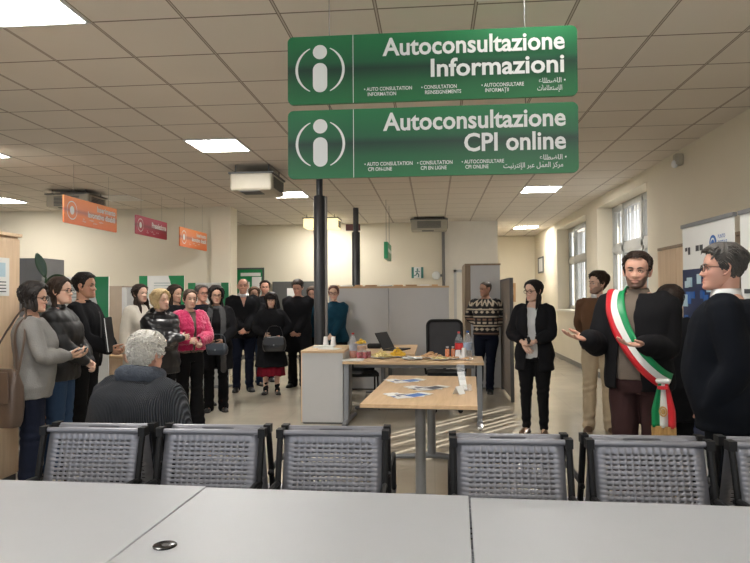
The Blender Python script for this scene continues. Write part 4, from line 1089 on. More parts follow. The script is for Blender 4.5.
# low storage wall
for k, (xa, xb) in enumerate(((-1.68, -.715), (-.711, .245))):
    t = empty('storage_cabinet', (xa, 10.3, 0), 0, ('waist-high grey storage cabinet behind the woman in the teal sweater'.replace('waist-high', 'chest-high'), 'chest-high grey storage cabinet behind the mesh office chair')[k], 'cabinet', 'chest-high grey cabinets')
    G().box(0, 0, .02, xb - xa, .44, 1.625).build('body', M_['grey'], t, smooth=0, bevel=.003); G().box(-.005, -.008, 1.625, xb - xa + .005, .45, 1.655).build('top', M_['beech'], t, smooth=0); G().box(.01, .02, 0, xb - xa - .01, .42, .02).build('plinth', M_['greydark'], t, smooth=0)
rnd = random.Random(4)
xx = -1.66
for k in range(9):
    wd = rnd.uniform(.09, .19); o = empty('papers', (xx + wd / 2, 10.45, 1.655), rnd.uniform(-.06, .06), ['flat brown folder', 'low stack of white papers', 'beige envelope pile'][k % 3] + ' on the grey storage cabinets, ' + ['leftmost of all', 'second from the left', 'third from the left', 'fourth from the left', 'in the middle of the row', 'just right of the middle', 'third from the right', 'second from the right', 'rightmost of all'][k], 'papers', 'papers on the storage cabinets')
    g = G()
    for q in range(3): g.box(-wd / 2 + rnd.uniform(-.01, .01), -.1, q * .008, wd / 2, .1, q * .008 + .007)
    g.build('sheets', [M_['cork'], M_['paper'], M_['bread']][k % 3], o, smooth=0); xx += wd + rnd.uniform(.04, .07)
# tall cabinet and screen
t = empty('tall_cabinet', (.60, 10.5, 0), 0, 'tall grey cabinet with beech side behind the man in the patterned sweater', 'cabinet')
G().box(0, 0, .02, .47, .8, 1.98).build('body', M_['grey'], t, smooth=0); G().box(-.09, 0.02, .0, .0, 1.1, 1.98).build('side_panel', M_['brownwood'], t, smooth=0); G().box(-.09, -.01, 1.98, .48, 1.1, 2.01).build('top', M_['brownwood'], t, smooth=0)
t = empty('partition_screen', (1.09, 9.2, 0), 0, 'brown fabric partition screen standing beside the tall grey cabinet', 'screen')
G().box(-.02, 0, .06, .02, 1.24, 1.72).build('fabric_panel', M_['partition'], t, smooth=0)
g = G(); g.box(-.025, -.02, 0, .025, 0.005, 1.74); g.box(-.025, 1.235, 0, .025, 1.26, 1.74); g.box(-.025, 0, 1.72, .025, 1.24, 1.745); g.build('frame', M_['greydark'], t, smooth=0)
# left hand furniture
t = empty('locker_cabinet', (-3.37, 3.4, 0), 0, 'tall beech locker cabinet at the left edge carrying a poster', 'cabinet')
G().box(-.5, 0, .08, -.02, 1.6, 2.0).build('body', M_['beechz'], t, smooth=0)
for k in range(3):
    d = G().box(-.02, .01 + k * .53, .1, 0, .53 + k * .53, 1.98).build('door', M_['beechz'], t, smooth=0); G().box(0, .05 + k * .53, 1.0, .02, .07 + k * .53, 1.12).build('handle', M_['legmetal'], d, smooth=0)
G().box(-.5, .0, 0, -.03, 1.6, .08).build('plinth', M_['greydark'], t, smooth=0); G().box(-.52, -.01, 2.0, .01, 1.61, 2.025).build('top', M_['beechz'], t, smooth=0)
t = empty('poster', (-3.365, 4.75, 1.67), PI / 2, 'small white poster with a blue picture taped to the beech locker', 'poster')
G().box(-.22, -.004, -.15, .10, -.001, .15).build('sheet', M_['paper'], t, smooth=0)
G().box(-.15, -.006, .0, .05, -.0045, .11).build('picture', M_['posterblue'], t, smooth=0)
g = G(); [g.box(-.18, -.006, -.12 + q * .025, .06, -.0045, -.112 + q * .025) for q in range(4)]; g.build('text_rows', M_['ink'], t, smooth=0)
t = empty('grey_cabinet', (-4.72, 7.0, 0), 0, 'dark grey cabinet behind the rubber plant', 'cabinet')
G().box(-.6, 0, 0, .26, .45, 1.96).build('body', mat('grey_mid', (.16, .16, .165)), t, smooth=0); G().box(-.16, -.02, .9, -.14, 0, 1.1).build('handle', M_['legmetal'], t, smooth=0)
t = empty('rubber_plant', (-4.12, 6.5, 0), 0, 'rubber plant with broad dark leaves behind the short haired woman', 'plant')
G().lathe((0, 0, 0), [(.12, 0), (.17, .3), (.18, .31), (.18, .34), (.15, .34), (.15, .31)], 22, caps=False).build('pot', M_['terracotta'], t)
G().lathe((0, 0, 0), [(.15, .305), (.02, .32)], 16).build('soil', M_['greydark'], t)
g = G(); g.tube([(0, 0, .3), (.02, 0, .9), (.0, .01, 1.5), (.03, 0, 1.72)], [.016, .014, .012, .008], n=8, sub=3); g.build('stem', M_['leaf'], t)
def leaf(base, d, ln, wd):
    d = V(d).normalized(); sd_ = d.cross(V((.2, -1, .15))).normalized(); nn = sd_.cross(d); g = G(); vs = []; n = 10
    for k in range(n + 1):
        u = k / n; w_ = wd * math.sin(PI * min(1, u * .92 + .04)) ** .8; c = V(base) + d * ln * u - V((0, 0, 1)) * ln * .10 * u * u
        for q in (-1, -.5, 0, .5, 1): vs.append(c + sd_ * w_ * q + nn * (.012 * abs(q) - .01))
    g.add(vs, [(k * 5 + q, k * 5 + q + 1, k * 5 + q + 6, k * 5 + q + 5) for k in range(n) for q in range(4)])
    g.build('leaf', M_['leaf'], t, smooth=180, solid=.003)
for (z, d, ln) in ((1.72, (-.28, -.1, 1), .30), (1.66, (.95, -.2, .35), .27), (1.60, (-.9, -.3, .1), .24), (1.4, (.5, -.6, -.1), .25), (1.3, (-.7, .5, .2), .24), (1.1, (.8, .3, .1), .26), (1.0, (-.5, -.8, .1), .25), (.8, (.3, -.9, .2), .22)): leaf((.02, 0, z), d, ln, .052)
def totem(x0, x1, y, z1, rz, label, style):
    cx = (x0 + x1) / 2; hw = (x1 - x0) / 2
    t = empty('information_stand', (cx, y, 0), rz, label, 'display stand', 'green and white display stands')
    G().box(-hw, 0, .03, hw, .015, z1).build('panel', M_['paper'], t, smooth=0)
    g = G(); n = 14; H0 = z1 - .03
    if style != 2:
        pts = [(hw - .30 * hw * 2 * (1 - (k / n)) ** 1.0 * 0 - hw * (.55 * (k / n) ** 1.6 + .15), .9 + (z1 - .9) * k / n) for k in range(n + 1)]
        vs = []
        for x, z in pts: vs += [(x, -.003, z), (hw, -.003, z)]
        g.add(vs, [(2 * k, 2 * k + 1, 2 * k + 3, 2 * k + 2) for k in range(n)])
    if g.v: g.build('green_swoosh', M_['green'], t, smooth=0)
    if style: G().box(-hw, -.004, .9, -hw + .13, -.001, z1).build('green_band', M_['green'], t, smooth=0)
    if style == 2: G().box(hw - .13, -.004, .9, hw, -.001, z1).build('green_band', M_['green'], t, smooth=0)
    G().box(-hw, -.004, .03, hw, -.001, .30).build('foot_band', M_['grey'], t, smooth=0)
    g = G(); [g.box(-.12, -.005, z1 - .12 - q * .04, .14, -.002, z1 - .105 - q * .04) for q in range(4)]; g.build('print', mat('print_grey', (.45, .5, .5)) if 'pg' not in _cache else _cache['pg'], t, smooth=0)
    G().box(-hw - .02, -.15, 0, hw + .02, .17, .03).build('base', M_['legmetal'], t, smooth=0)
totem(-4.30, -3.66, 7.0, 1.74, 0, 'green and white display stand behind the man with the shaved temples'.replace('with the shaved temples', 'in the black zip jacket'), 0)
totem(-4.48, -3.77, 9.5, 1.83, 0, 'green and white display stand behind the blonde woman', 1)
totem(-4.10, -3.40, 10.5, 1.74, 0, 'green and white display stand behind the woman in the pink jacket', 2)
t = empty('filing_cabinet', (-4.55, 8.5, 0), 0, 'beige filing cabinet with grey frame left of the woman in the white coat', 'cabinet')
G().box(0, 0, 0, .30, .5, 1.66).build('body', mat('beige_lam', (.36, .29, .22), rough=.6), t, smooth=0); G().box(.30, -.01, 0, .37, .5, 1.64).build('side_frame', M_['grey'], t, smooth=0); G().box(.35, -.03, 1.0, .37, -.01, 1.35).build('handle', M_['greydark'], t, smooth=0)
t = empty('reception_desk', (-4.5, 8.02, 0), 0, 'beech fronted reception desk behind the seated man', 'desk')
G().box(-.5, 0, 0, .52, .03, .72).build('front_panel', M_['beechz'], t, smooth=0); G().box(-.55, -.05, .72, .57, .42, .75).build('desktop', M_['beech'], t, smooth=0)
# right hand furniture
for k, (ya, yb, m, lb) in enumerate(((6.62, 7.76, M_['beechz'], 'tall light beech cupboard against the right wall behind the sash wearer'), (5.30, 6.60, M_['brownwood'], 'tall darker cupboard between the two roll-up banners'))):
    t = empty('cupboard', (2.6, ya, 0), 0, lb, 'cupboard', 'tall cupboards on the right wall')
    G().box(.02, 0, .06, .36, yb - ya, 2.0).build('body', m, t, smooth=0)
    hy = (yb - ya) / 2
    for q in (0, 1):
        d = G().box(0, .01 + q * hy, .07, .02, hy - .005 + q * hy, 1.99).build('door', m, t, smooth=0, bevel=.002); g = G(); y = hy - .06 + q * .12; g.tube([(-.03, y - .04, 1.08), (-.03, y + .04, 1.08)], .008, n=8); g.box(-.03, y - .01, 1.06, 0, y + .01, 1.1); g.build('handle', M_['legmetal'], d)
    G().box(.0, 0, 2.0, .36, yb - ya, 2.03).build('top', M_['brownwood'], t, smooth=0); G().box(.04, .0, 0, .36, yb - ya, .06).build('plinth', M_['greydark'], t, smooth=0)
def rollup(x, y, L_, rz, label, first):
    t = empty('rollup_banner', (x, y, 0), rz, label, 'banner', 'roll-up banners')
    G().box(-L_ / 2, 0, .08, L_ / 2, .006, 2.05).build('banner_sheet', M_['paper'], t, smooth=0)
    G().box(-L_ / 2 - .01, -.012, 2.045, L_ / 2 + .01, .018, 2.075).build('top_rail', M_['legmetal'], t, smooth=0); G().box(-L_ / 2 - .02, -.08, 0, L_ / 2 + .02, .10, .085).build('base', M_['legmetal'], t, smooth=0)
    G().lathe((0, .03, 0), [(.01, .08), (.01, 2.05)], 8).build('pole', M_['legmetal'], t)
    if first:
        G().box(-L_ / 2, -.004, .3, L_ / 2, -.001, 1.70).build('printed_field', M_['navy'], t, smooth=0)
        g = G(); rnd = random.Random(2)
        for q in range(46):
            xx_ = rnd.uniform(-L_ / 2, L_ / 2 - .08); zz = rnd.uniform(.5, 1.6); a = rnd.choice((.05, .07, .09)); g.box(xx_, -.0065 - .0003 * q, zz, min(L_ / 2, xx_ + a), -.0045, zz + a * 1.1, rnd.choice((0, 0, 1)))
        g.build('printed_pattern', [M_['posterblue'], M_['blue']], t, smooth=0)
        g = G(); disc(g, .12, 1.885, .058, .058, -.004); g.add([(.075, -.004, 1.85), (.165, -.004, 1.85), (.12, -.004, 1.755)], [(0, 1, 2)]); g.build('pin_emblem', M_['blue'], t, smooth=0)
        g = G(); ring_arc(g, .12, 1.885, .03, .014, 0, 180, y=-.006); ring_arc(g, .12, 1.885, .03, .014, 180, 360, y=-.006); g.build('pin_ring', M_['letter'], t, smooth=0)
        g = text_geo([('PUNTO', .20, 1.91, .028, .85, .01, 'LEFT'), ('DIGITALE', .20, 1.865, .028, .85, .02, 'LEFT'), ('FACILE', .20, 1.82, .028, .85, .01, 'LEFT')]); g.xf(Matrix.Translation((0, -.004, 0))); g.build('lettering', M_['blue'], t, smooth=0)
        g = G(); [g.box(-.38 + q * .055, -.004, 1.85 - (q % 2) * .03, -.34 + q * .055, -.002, 1.88) for q in range(2)]; [g.box(-.18 + q * .07, -.004, 1.84, -.125 + q * .07, -.002, 1.885) for q in range(2)]; g.build('partner_marks', M_['ink'], t, smooth=0)
    else:
        g = G(); [g.box(-.35, -.004, 1.5 - q * .12, .3 - (q % 3) * .1, -.002, 1.53 - q * .12) for q in range(8)]; g.build('text_rows', M_['ink'], t, smooth=0)
rollup(2.10, 5.18, .87, -PI / 2 + .03, 'navy and white roll-up banner reading Punto Digitale Facile', True)
rollup(2.13, 4.29, .80, -PI / 2, 'white roll-up banner cut off by the right edge', False)
# ------------------------------------------------------------------ office chairs and small things
def office_chair(x, y, rz, label):
    t = empty('office_chair', (x, y, 0), rz, label, 'chair')
    g = G(); poly = rrect(.46, .56, .07)
    M = Matrix.Translation((0, .24, .88)) @ Matrix.Rotation(-.12, 4, 'X')
    pts = [M @ V((a, 0, b)) for a, b in poly]; g.tube(pts + [pts[0]], .022, n=8, round_=False); g.build('back_frame', M_['black'], t)
    g = G().prism([(a * .97, b * .97) for a, b in poly], -.004, .004, 'XZ', M=M); g.build('backrest', M_['mesh'], t, smooth=0)
    g = G().prism(rrect(.50, .48, .09), .44, .51, 'XY'); g.build('seat', M_['black'], t, smooth=40, bevel=.015)
    g = G(); g.tube([(0, .22, .60), (0, .28, .48), (0, .1, .42)], .022, n=8, sub=2); g.build('back_bracket', M_['black'], t)
    for sx in (-1, 1): g = G(); g.tube([(sx * .26, .12, .46), (sx * .29, .1, .66), (sx * .29, -.12, .68)], [.014, .014, .022], n=8, sub=2); g.build('armrest', M_['black'], t)
    G().lathe((0, 0, 0), [(.03, .12), (.03, .3), (.02, .3), (.02, .45)], 14).build('gas_column', M_['black'], t)
    g = G()
    for k in range(5):
        a = 2 * PI * k / 5 + .3; g.tube([(0, 0, .13), (.28 * math.cos(a), .28 * math.sin(a), .08)], [.024, .015], n=8)
    g.build('star_base', M_['black'], t)
    for k in range(5):
        a = 2 * PI * k / 5 + .3; g = G().lathe((0, 0, 0), [(.03, -.022), (.03, .022)], 14); g.xf(Matrix.Translation((.28 * math.cos(a), .28 * math.sin(a), .03)) @ Matrix.Rotation(PI / 2, 4, 'X')); g.build('caster', M_['black'], t)
office_chair(.16, 8.55, .05, 'black mesh office chair behind the snack desk')
t = empty('visitor_chair', (-.98, 8.72, 0), .2, 'black visitor chair partly hidden under the snack desk', 'chair')
G().prism(rrect(.44, .44, .05), .43, .47, 'XY').build('seat', M_['black'], t)
for sx in (-1, 1):
    g = G(); g.tube([(sx * .21, -.24, .01), (sx * .2, -.16, .45), (sx * .2, .2, .45), (sx * .21, .26, .01)], .012, n=8); g.build('leg_frame', M_['black'], t)
G().box(-.2, .19, .46, .2, .22, .66).build('backrest', M_['black'], t, smooth=0)
# laptop
t = empty('laptop', (-.62, 9.12, .74), -.35, 'open black laptop on the desk behind the snacks', 'laptop')
G().box(-.19, -.24, 0, .19, .02, .018).build('keyboard_base', M_['black'], t, smooth=0, bevel=.004)
g = G().box(-.19, -.006, 0, .19, .006, .25); g.xf(Matrix.Translation((0, .02, .02)) @ Matrix.Rotation(-.5, 4, 'X'));
t.rotation_euler = (0, 0, 1.2)
g.build('screen', M_['black'], t, smooth=0)
tag(G().box(-.1, -.06, 0, .1, .06, .07).xf(Matrix.Translation((-.86, 9.35, .74))).build('black_bag', M_['black'], None, bevel=.02), 'small black case lying behind the laptop', 'case')
# drinks
def bottle(x, y, r, h, liq, lv, label, capm, lab=None, z=.741, name='bottle'):
    t = empty(name, (x, y, z), 0, label, 'bottle', 'drink bottles on the snack desk')
    pr = [(r * .8, 0), (r, .02), (r, h * .62), (r * .92, h * .70), (r * .45, h * .86), (.014, h * .90), (.014, h * .95)]
    G().lathe((0, 0, 0), pr, 22).build('bottle_body', M_['clear'], t, smooth=50)
    if liq:
        lp = [(q[0] * .93, q[1] + .003) for q in pr if q[1] < h * lv] ; lp.append((lp[-1][0], h * lv)); G().lathe((0, 0, 0), lp, 20).build('drink', liq, t, smooth=50)
    G().lathe((0, 0, 0), [(.017, h * .94), (.017, h)], 14).build('cap', capm, t)
    if lab: G().lathe((0, 0, 0), [(r * 1.01, h * .30), (r * 1.01, h * .56)], 22, caps=False).build('bottle_label', lab, t, smooth=60)
bottle(-.985, 7.86, .048, .31, M_['drinkpink'], .5, 'large bottle of pink drink at the left end of the snack desk', M_['red'], mat('label_grey', (.35, .36, .4)))
bottle(.31, 8.05, .050, .31, M_['cola'], .66, 'bottle of dark cola with a red label', M_['red'], M_['red'])
bottle(.41, 7.90, .052, .33, None, 0, 'large clear water bottle right of the cola', M_['blue'], mat('label_water', (.35, .42, .55)))
bottle(.165, 7.98, .028, .13, M_['drinkorange'], .8, 'small bottle of orange drink, left one of the pair', M_['white'])
bottle(.235, 8.0, .028, .13, M_['drinkorange'], .8, 'small bottle of orange drink, right one beside the cola', M_['white'])
def jar(x, y, r, h, liq, label):
    t = empty('cup', (x, y, .741), 0, label, 'cup', 'cups of red drink'); G().lathe((0, 0, 0), [(r * .82, 0), (r, h)], 18).build('cup_body', M_['clear'], t); G().lathe((0, 0, 0), [(r * .78, .004), (r * .94, h * .8)], 18).build('drink', liq, t)
for k, (x, y, lb) in enumerate(((-.905, 7.78, 'nearest the pink drink'), (-.865, 7.86, 'in the middle of the group'), (-.835, 7.80, 'at the right front of the group'), (-.80, 7.90, 'at the right back of the group'))): jar(x, y, .033, .10, M_['drinkred'], 'clear cup of red drink ' + lb)
t = empty('snack_jar', (-.90, 7.98, .741), 0, 'clear jar heaped with yellow snacks behind the red drinks', 'jar')
G().lathe((0, 0, 0), [(.055, 0), (.065, .02), (.065, .16), (.06, .17)], 22).build('jar_body', M_['clear'], t); G().lathe((0, 0, 0), [(.05, .01), (.06, .03), (.06, .14)], 20).build('filling', M_['bread'], t)
g = G(); rnd = random.Random(1)
for k in range(40): a = rnd.uniform(0, 6.28); r_ = rnd.uniform(0, .06); g.sph((r_ * math.cos(a), r_ * math.sin(a), .17 + rnd.uniform(0, .06) * (1 - r_ / .08)), (.017, .014, .011), n=7, m=5)
tag(g.build('yellow_snacks', M_['yellow'], t), None, None, None, 'stuff')
def plate(x, y, r, food, label, seed=1, z=.741):
    t = empty('plate', (x, y, z), 0, label, 'plate', 'plates of snacks')
    G().lathe((0, 0, 0), [(r * .6, 0), (r * .7, .004), (r, .018), (r * .98, .020), (r * .68, .007), (.01, .006)], 26, caps=False).build('dish', M_['cuplt'], t)
    if food:
        rnd = random.Random(seed); g = G(); hh = food[1]
        for k in range(food[2]):
            a = rnd.uniform(0, 6.28); q = rnd.uniform(0, 1) ** .6 * r * .82; M = Matrix.Rotation(rnd.uniform(0, 3), 4, 'Z') @ Matrix.Rotation(rnd.uniform(-.8, .8), 4, 'X')
            g.sph((q * math.cos(a), q * math.sin(a), .012 + rnd.uniform(0, hh) * (1 - q / r)), food[3], n=7, m=5, M=M)
        f = g.build(food[5], food[0], None)
        f.location = (x, y, z + .004); tag(f, food[4], 'food', None, 'stuff')
plate(-.63, 7.88, .14, (M_['chip'], .09, 150, (.024, .018, .004), 'heap of pale crisps on the plate beside the red drinks', 'crisps'), 'white plate holding pale crisps', 2)
plate(-.45, 8.03, .12, (M_['yellow'], .11, 150, (.020, .015, .008), 'heap of bright yellow snacks in the middle of the desk', 'corn_snacks'), 'white plate holding bright yellow snacks', 3)
plate(-.26, 7.70, .13, (M_['paper'], .02, 8, (.05, .03, .006), 'white sandwiches on the flat plate in the middle', 'sandwiches'), 'flat white plate right of the yellow snacks', 4)
plate(-.03, 7.92, .14, (M_['bread'], .05, 18, (.045, .03, .012), 'brown and pink rolls on the plate near the orange bottles', 'bread_rolls'), 'white plate holding rolls', 5)
plate(.07, 7.66, .12, (M_['chip'], .03, 26, (.03, .02, .006), 'beige pastries at the front edge of the desk', 'pastries'), 'flat plate holding beige pastries at the front edge', 6)
plate(.24, 7.72, .075, (M_['bread'], .03, 20, (.018, .012, .01), 'brown nuts in the small bowl before the cups', 'nuts'), 'small bowl before the plastic cups', 7)
plate(.38, 7.62, .075, (M_['bread'], .02, 16, (.018, .012, .01), 'brown nibbles in the small bowl at the right end', 'nibbles'), 'small bowl at the right end of the snack desk', 8)
def cups(x, y, n, label, z=.741, h=.10):
    t = empty('cup_stack', (x, y, z), 0, label, 'cups', 'stacks of white plastic cups'); pr = []
    for k in range(n): pr += [(.034 - .008, k * .016 + (0 if k == 0 else h - .016 + .0)), (.036, k * .016 + h)] if k == 0 else [(.034, (k - 1) * .016 + h + .002), (.037, k * .016 + h)]
    G().lathe((0, 0, 0), [(.036, 0), (.026, h)] + [], 18).build('cup', M_['cuplt'], t)
    for k in range(1, n): G().lathe((0, 0, 0), [(.0365, k * -.0 + h * 0 + .012 * k), (.0375, .012 * k + .004)], 18, caps=False).build('cup', M_['cuplt'], t)
cups(.29, 7.86, 3, 'stack of white plastic cups left of the water bottle'); cups(.36, 7.80, 4, 'taller stack of white plastic cups before the water bottle', h=.13)
cups(-1.38, 8.20, 4, 'left stack of white plastic cups on the grey counter', z=.863, h=.12); cups(-1.28, 8.18, 4, 'right stack of white plastic cups on the grey counter', z=.863, h=.12)
def napkin(x, y, z, w_, rz, label, n=4, nm='napkins'):
    t = empty('napkin_pile', (x, y, z), rz, label, 'napkins', 'white paper napkins'); g = G()
    for k in range(n): g.prism([(-w_, -w_ * .5), (w_ * .9, -w_ * .6 + k * .004), (w_, w_ * .5), (-w_ * .85 + k * .006, w_ * .55)], k * .003, k * .003 + .0022, 'XY')
    g.build('napkins', M_['paper'], t, smooth=0)
napkin(-.95, 7.57, .741, .13, .1, 'white napkins at the left front edge of the snack desk', 6)
napkin(-1.36, 7.95, .863, .13, .05, 'upper white napkin pile behind on the grey counter', 8); napkin(-1.25, 7.72, .863, .13, -.2, 'front white napkin pile on the grey counter', 4)
# leaflets fanned on the end-on desk
rnd = random.Random(9)
for q, (x, y, c1, nm) in enumerate(((-.27, 5.76, 'blue', 'blue and white leaflet in the far fan on the end-on desk'), (-.07, 5.32, 'ink', 'dark leaflet in the middle fan on the end-on desk'), (-.21, 4.92, 'blue', 'blue and white leaflet in the near fan on the end-on desk'))):
    for k in range(5):
        t = empty('leaflet', (x + (k - 2) * .035, y + (k % 2) * .012, .741 + k * .0016), -1.1 + k * .5, ('%s, ' % nm) + ['lowest sheet', 'second sheet up', 'middle sheet', 'fourth sheet up', 'topmost sheet'][k], 'leaflet', 'leaflets in the %s fan' % ('far', 'middle', 'near')[q])
        G().box(-.14, -.062, 0, .14, .062, .0012).build('sheet', M_['paper'], t, smooth=0)
        G().box(-.12 + .03 * (k % 3), -.062, .0012, .075, .045, .0015).build('printed_area', M_[c1] if k != 3 else M_['navy'], t, smooth=0)
t = empty('card_holder', (.235, 5.22, .741), .5, 'clear leaflet holder leaning with white cards on the end-on desk', 'card holder')
g = G().box(-.035, -.002, 0, .035, .002, .21); g.xf(Matrix.Rotation(-.25, 4, 'X')); g.build('back_plate', M_['clear'], t, smooth=0)
g = G().box(-.055, -.05, 0, .055, .05, .004); g.box(-.05, -.04, 0, .05, -.036, .05); g.build('tray', M_['clear'], t, smooth=0)
g = G().box(-.03, -.010, .005, .03, -.004, .15); g.xf(Matrix.Rotation(-.35, 4, 'X')); g.build('cards', M_['paper'], t, smooth=0)
t = empty('card_holder_front', (.20, 5.05, .741), .6); bpy.data.objects.remove(t)
t = empty('folded_card', (.19, 5.03, .741), .9, 'folded white card standing at the foot of the leaflet holder', 'card')
g = G(); g.add([(-.04, -.03, 0), (.04, -.03, 0), (.04, 0, .06), (-.04, 0, .06), (-.04, .03, 0), (.04, .03, 0)], [(0, 1, 2, 3), (3, 2, 5, 4)]); g.build('sheet', M_['paper'], t, smooth=0, solid=.0015)
# ------------------------------------------------------------------ the people
def cloth(name, c, rough=.9, bump=.25, bs=220, **k): return mat(name, tuple(x * .8 for x in c), rough=rough, bump=bump, bscale=bs, spec=.12, **k)
C_ = dict(black=cloth('cloth_black', (.012, .012, .014)), blk2=cloth('cloth_soft_black', (.012, .0115, .013)), navy=cloth('cloth_navy', (.014, .017, .03)), jeans=cloth('denim', (.035, .065, .13)), dark_jeans=cloth('denim_dark', (.010, .013, .026)),
    grey=cloth('knit_grey', (.23, .225, .215), bump=.5, bs=120), pink=cloth('fur_pink', (.62, .03, .13), bump=.9, bs=90, sheen=.5), puffer=mat('puffer_shell', (.009, .009, .010), rough=.5, spec=.3, bump=.15, bscale=40), white=cloth('coat_white', (.60, .56, .48)),
    shirt=cloth('shirt_white', (.72, .72, .72)), brown=cloth('knit_brown', (.15, .08, .045), bs=150), beige=cloth('chino_beige', (.56, .45, .31)), maroon=cloth('trousers_maroon', (.05, .024, .024)), taupe=cloth('knit_taupe', (.19, .15, .12), bs=150),
    teal=cloth('knit_teal', (.008, .045, .075)), scarf=cloth('scarf_grey', (.085, .085, .088), bump=.6, bs=120), redskirt=cloth('skirt_red', (.17, .008, .02)), suit=cloth('suit_navy', (.0065, .008, .012), bs=400), skinny=cloth('trousers_black', (.010, .010, .011)),
    shoe=mat('shoe_black', (.012, .012, .012), rough=.35), boot=mat('boot_brown', (.10, .055, .03), rough=.5), sole=mat('sole_tan', (.35, .28, .2), rough=.7), ribbed=None, pattern=mat('pattern_knit', (1, 1, 1), rough=.9, bump=.4, bscale=150, attr='Col', var=.03),
    sr=mat('sash_red', (.55, .012, .02), rough=.45), sw=mat('sash_white', (.75, .74, .70), rough=.45), sg=mat('sash_green', (.0, .24, .075), rough=.45), tan=mat('ankle', (.3, .14, .1), rough=.6))
def ribbed():
    m = cloth('ribbed_knit', (.045, .048, .055), bump=.3, bs=200); nt = m.node_tree; N = nt.nodes; L = nt.links; b = N['Principled BSDF']
    tc = N.new('ShaderNodeTexCoord'); wv = N.new('ShaderNodeTexWave'); wv.bands_direction = 'X'; wv.inputs['Scale'].default_value = 36; wv.inputs['Distortion'].default_value = 1.2; wv.inputs['Detail Scale'].default_value = 1.0
    L.new(tc.outputs['Object'], wv.inputs['Vector']); bp = N.new('ShaderNodeBump'); bp.inputs['Strength'].default_value = 1; bp.inputs['Distance'].default_value = .012
    L.new(wv.outputs['Fac'], bp.inputs['Height']); L.new(bp.outputs['Normal'], b.inputs['Normal'])
    cr = N.new('ShaderNodeValToRGB'); cr.color_ramp.elements[0].color = rgb((.030, .032, .037)); cr.color_ramp.elements[1].color = rgb((.085, .09, .102)); L.new(wv.outputs['Fac'], cr.inputs['Fac']); L.new(cr.outputs['Color'], b.inputs['Base Color'])
    return m
C_['ribbed'] = ribbed()
D = math.radians
SK = (.50, .30, .215); SKP = (.58, .37, .28); SKT = (.40, .22, .145); SKR = (.55, .29, .21)
BLK = (.012, .009, .008); DBR = (.025, .014, .009); BRN = (.05, .028, .016)
front_low = lambda z=.96, y=.21: ((.045, y, z, (.5, -.8, -.3), (-.75, .35, -.55), (0, -1, .2), .7), (-.045, y + .025, z - .01, (-.5, -.8, -.3), (.75, .3, -.6), (0, -1, .1), .7))
behind = ((.07, -.19, .95, (.9, -.5, 0), (-.8, -.1, -.6), (0, 1, 0), .6), (-.07, -.21, .96, (-.9, -.5, 0), (.8, -.1, -.6), (0, 1, 0), .6))
down = ((.25, .02, .86, (.3, -1, 0), (0, .1, -1), (-1, 0, 0), .4), (-.25, .02, .86, (-.3, -1, 0), (0, .1, -1), (1, 0, 0), .4))
crossed = ((-.11, .285, 1.20, (.6, -.3, -.9), (-1, -.1, .1), (0, -1, -.2), .5), (.10, .315, 1.15, (-.6, -.3, -.9), (1, -.2, .05), (0, -1, .2), .6))
def put_bag(name, label, loc, size, m, rz, strap=None, cat='handbag'):
    t = empty(name, loc, rz, label, cat); w_, d_, h_ = size; g = G(); rs = []
    for z, k in ((0, .86), (.02 * h_ / .2, .97), (h_ * .35, 1.04), (h_ * .7, 1.0), (h_ * .95, .86), (h_, .72)):
        rs.append([V((w_ / 2 * k * (abs(math.cos(a)) ** .45) * (1 if math.cos(a) > 0 else -1), d_ / 2 * (k if z < h_ * .8 else k * .5) * (abs(math.sin(a)) ** .55) * (1 if math.sin(a) > 0 else -1), z)) for a in [2 * PI * q / 28 for q in range(28)]])
    g.rings(rs); g.build('bag_body', m, t, smooth=50)
    g = G(); g.prism([(-w_ * .44, h_ * .97), (w_ * .44, h_ * .97), (w_ * .46, h_ * .45), (0, h_ * .38), (-w_ * .46, h_ * .45)], -d_ * .60, -d_ * .53, 'XZ'); g.build('flap', m, t, smooth=0, bevel=.004)
    g = G(); g.tube([(-w_ * .42, 0, h_ * .9), (-w_ * .3, 0, h_ + .1), (w_ * .3, 0, h_ + .1), (w_ * .42, 0, h_ * .9)] if not strap else strap, .009, n=8, sub=3, flat=.6); g.build('strap', m, t)
    g = G(); g.lathe((0, 0, 0), [(.012, 0), (.012, .006)], 12).xf(Matrix.Translation((0, -d_ * .61, h_ * .45)) @ Matrix.Rotation(PI / 2, 4, 'X')); g.build('clasp', M_['legmetal'], t)
    return t

# 1 short haired woman in grey jumper
build_person(dict(label='woman with short black hair in a light grey jumper holding a phone', pos=(-3.10, 4.76), a=D(-58), H=1.61, sex='f', fat=1.13, belly=.04, skin=SK, head=(D(-22), D(-4), 0), vox=.010,
    hairm=BLK, hairc=BLK, hair=dict(style='long', len=.10, t=.022, top=.012, puff=.032, th0=1.05, wave=.010, seed=4, taper=-.3, wavef=12),
    arms=((.10, .27, 1.14, (1, -.6, -.8), (-.3, 1, .15), (-.5, 0, 1), .5), (-.05, .30, 1.12, (-1, -.6, -.8), (.35, 1, .1), (.3, 0, 1), .5)), glasses=True,
    wear=[dict(k='trousers', m=C_['dark_jeans'], inf=.016, cuff=.075, knee=.078, waist=.98), dict(k='top', name='jumper', m=C_['grey'], hem=.80, inf=.035, sleeve=.022, flare=.05, fold=.012, neck=1.47, ff=8), dict(k='shoes', m=C_['shoe']),
          dict(k='strap', name='bag_strap', m=M_['leather'], w=.035, pts=[(.15, -.10, .95), (.15, -.12, 1.1), (.135, -.11, 1.3), (.12, -.06, 1.44), (.10, -.01, 1.47)])]))
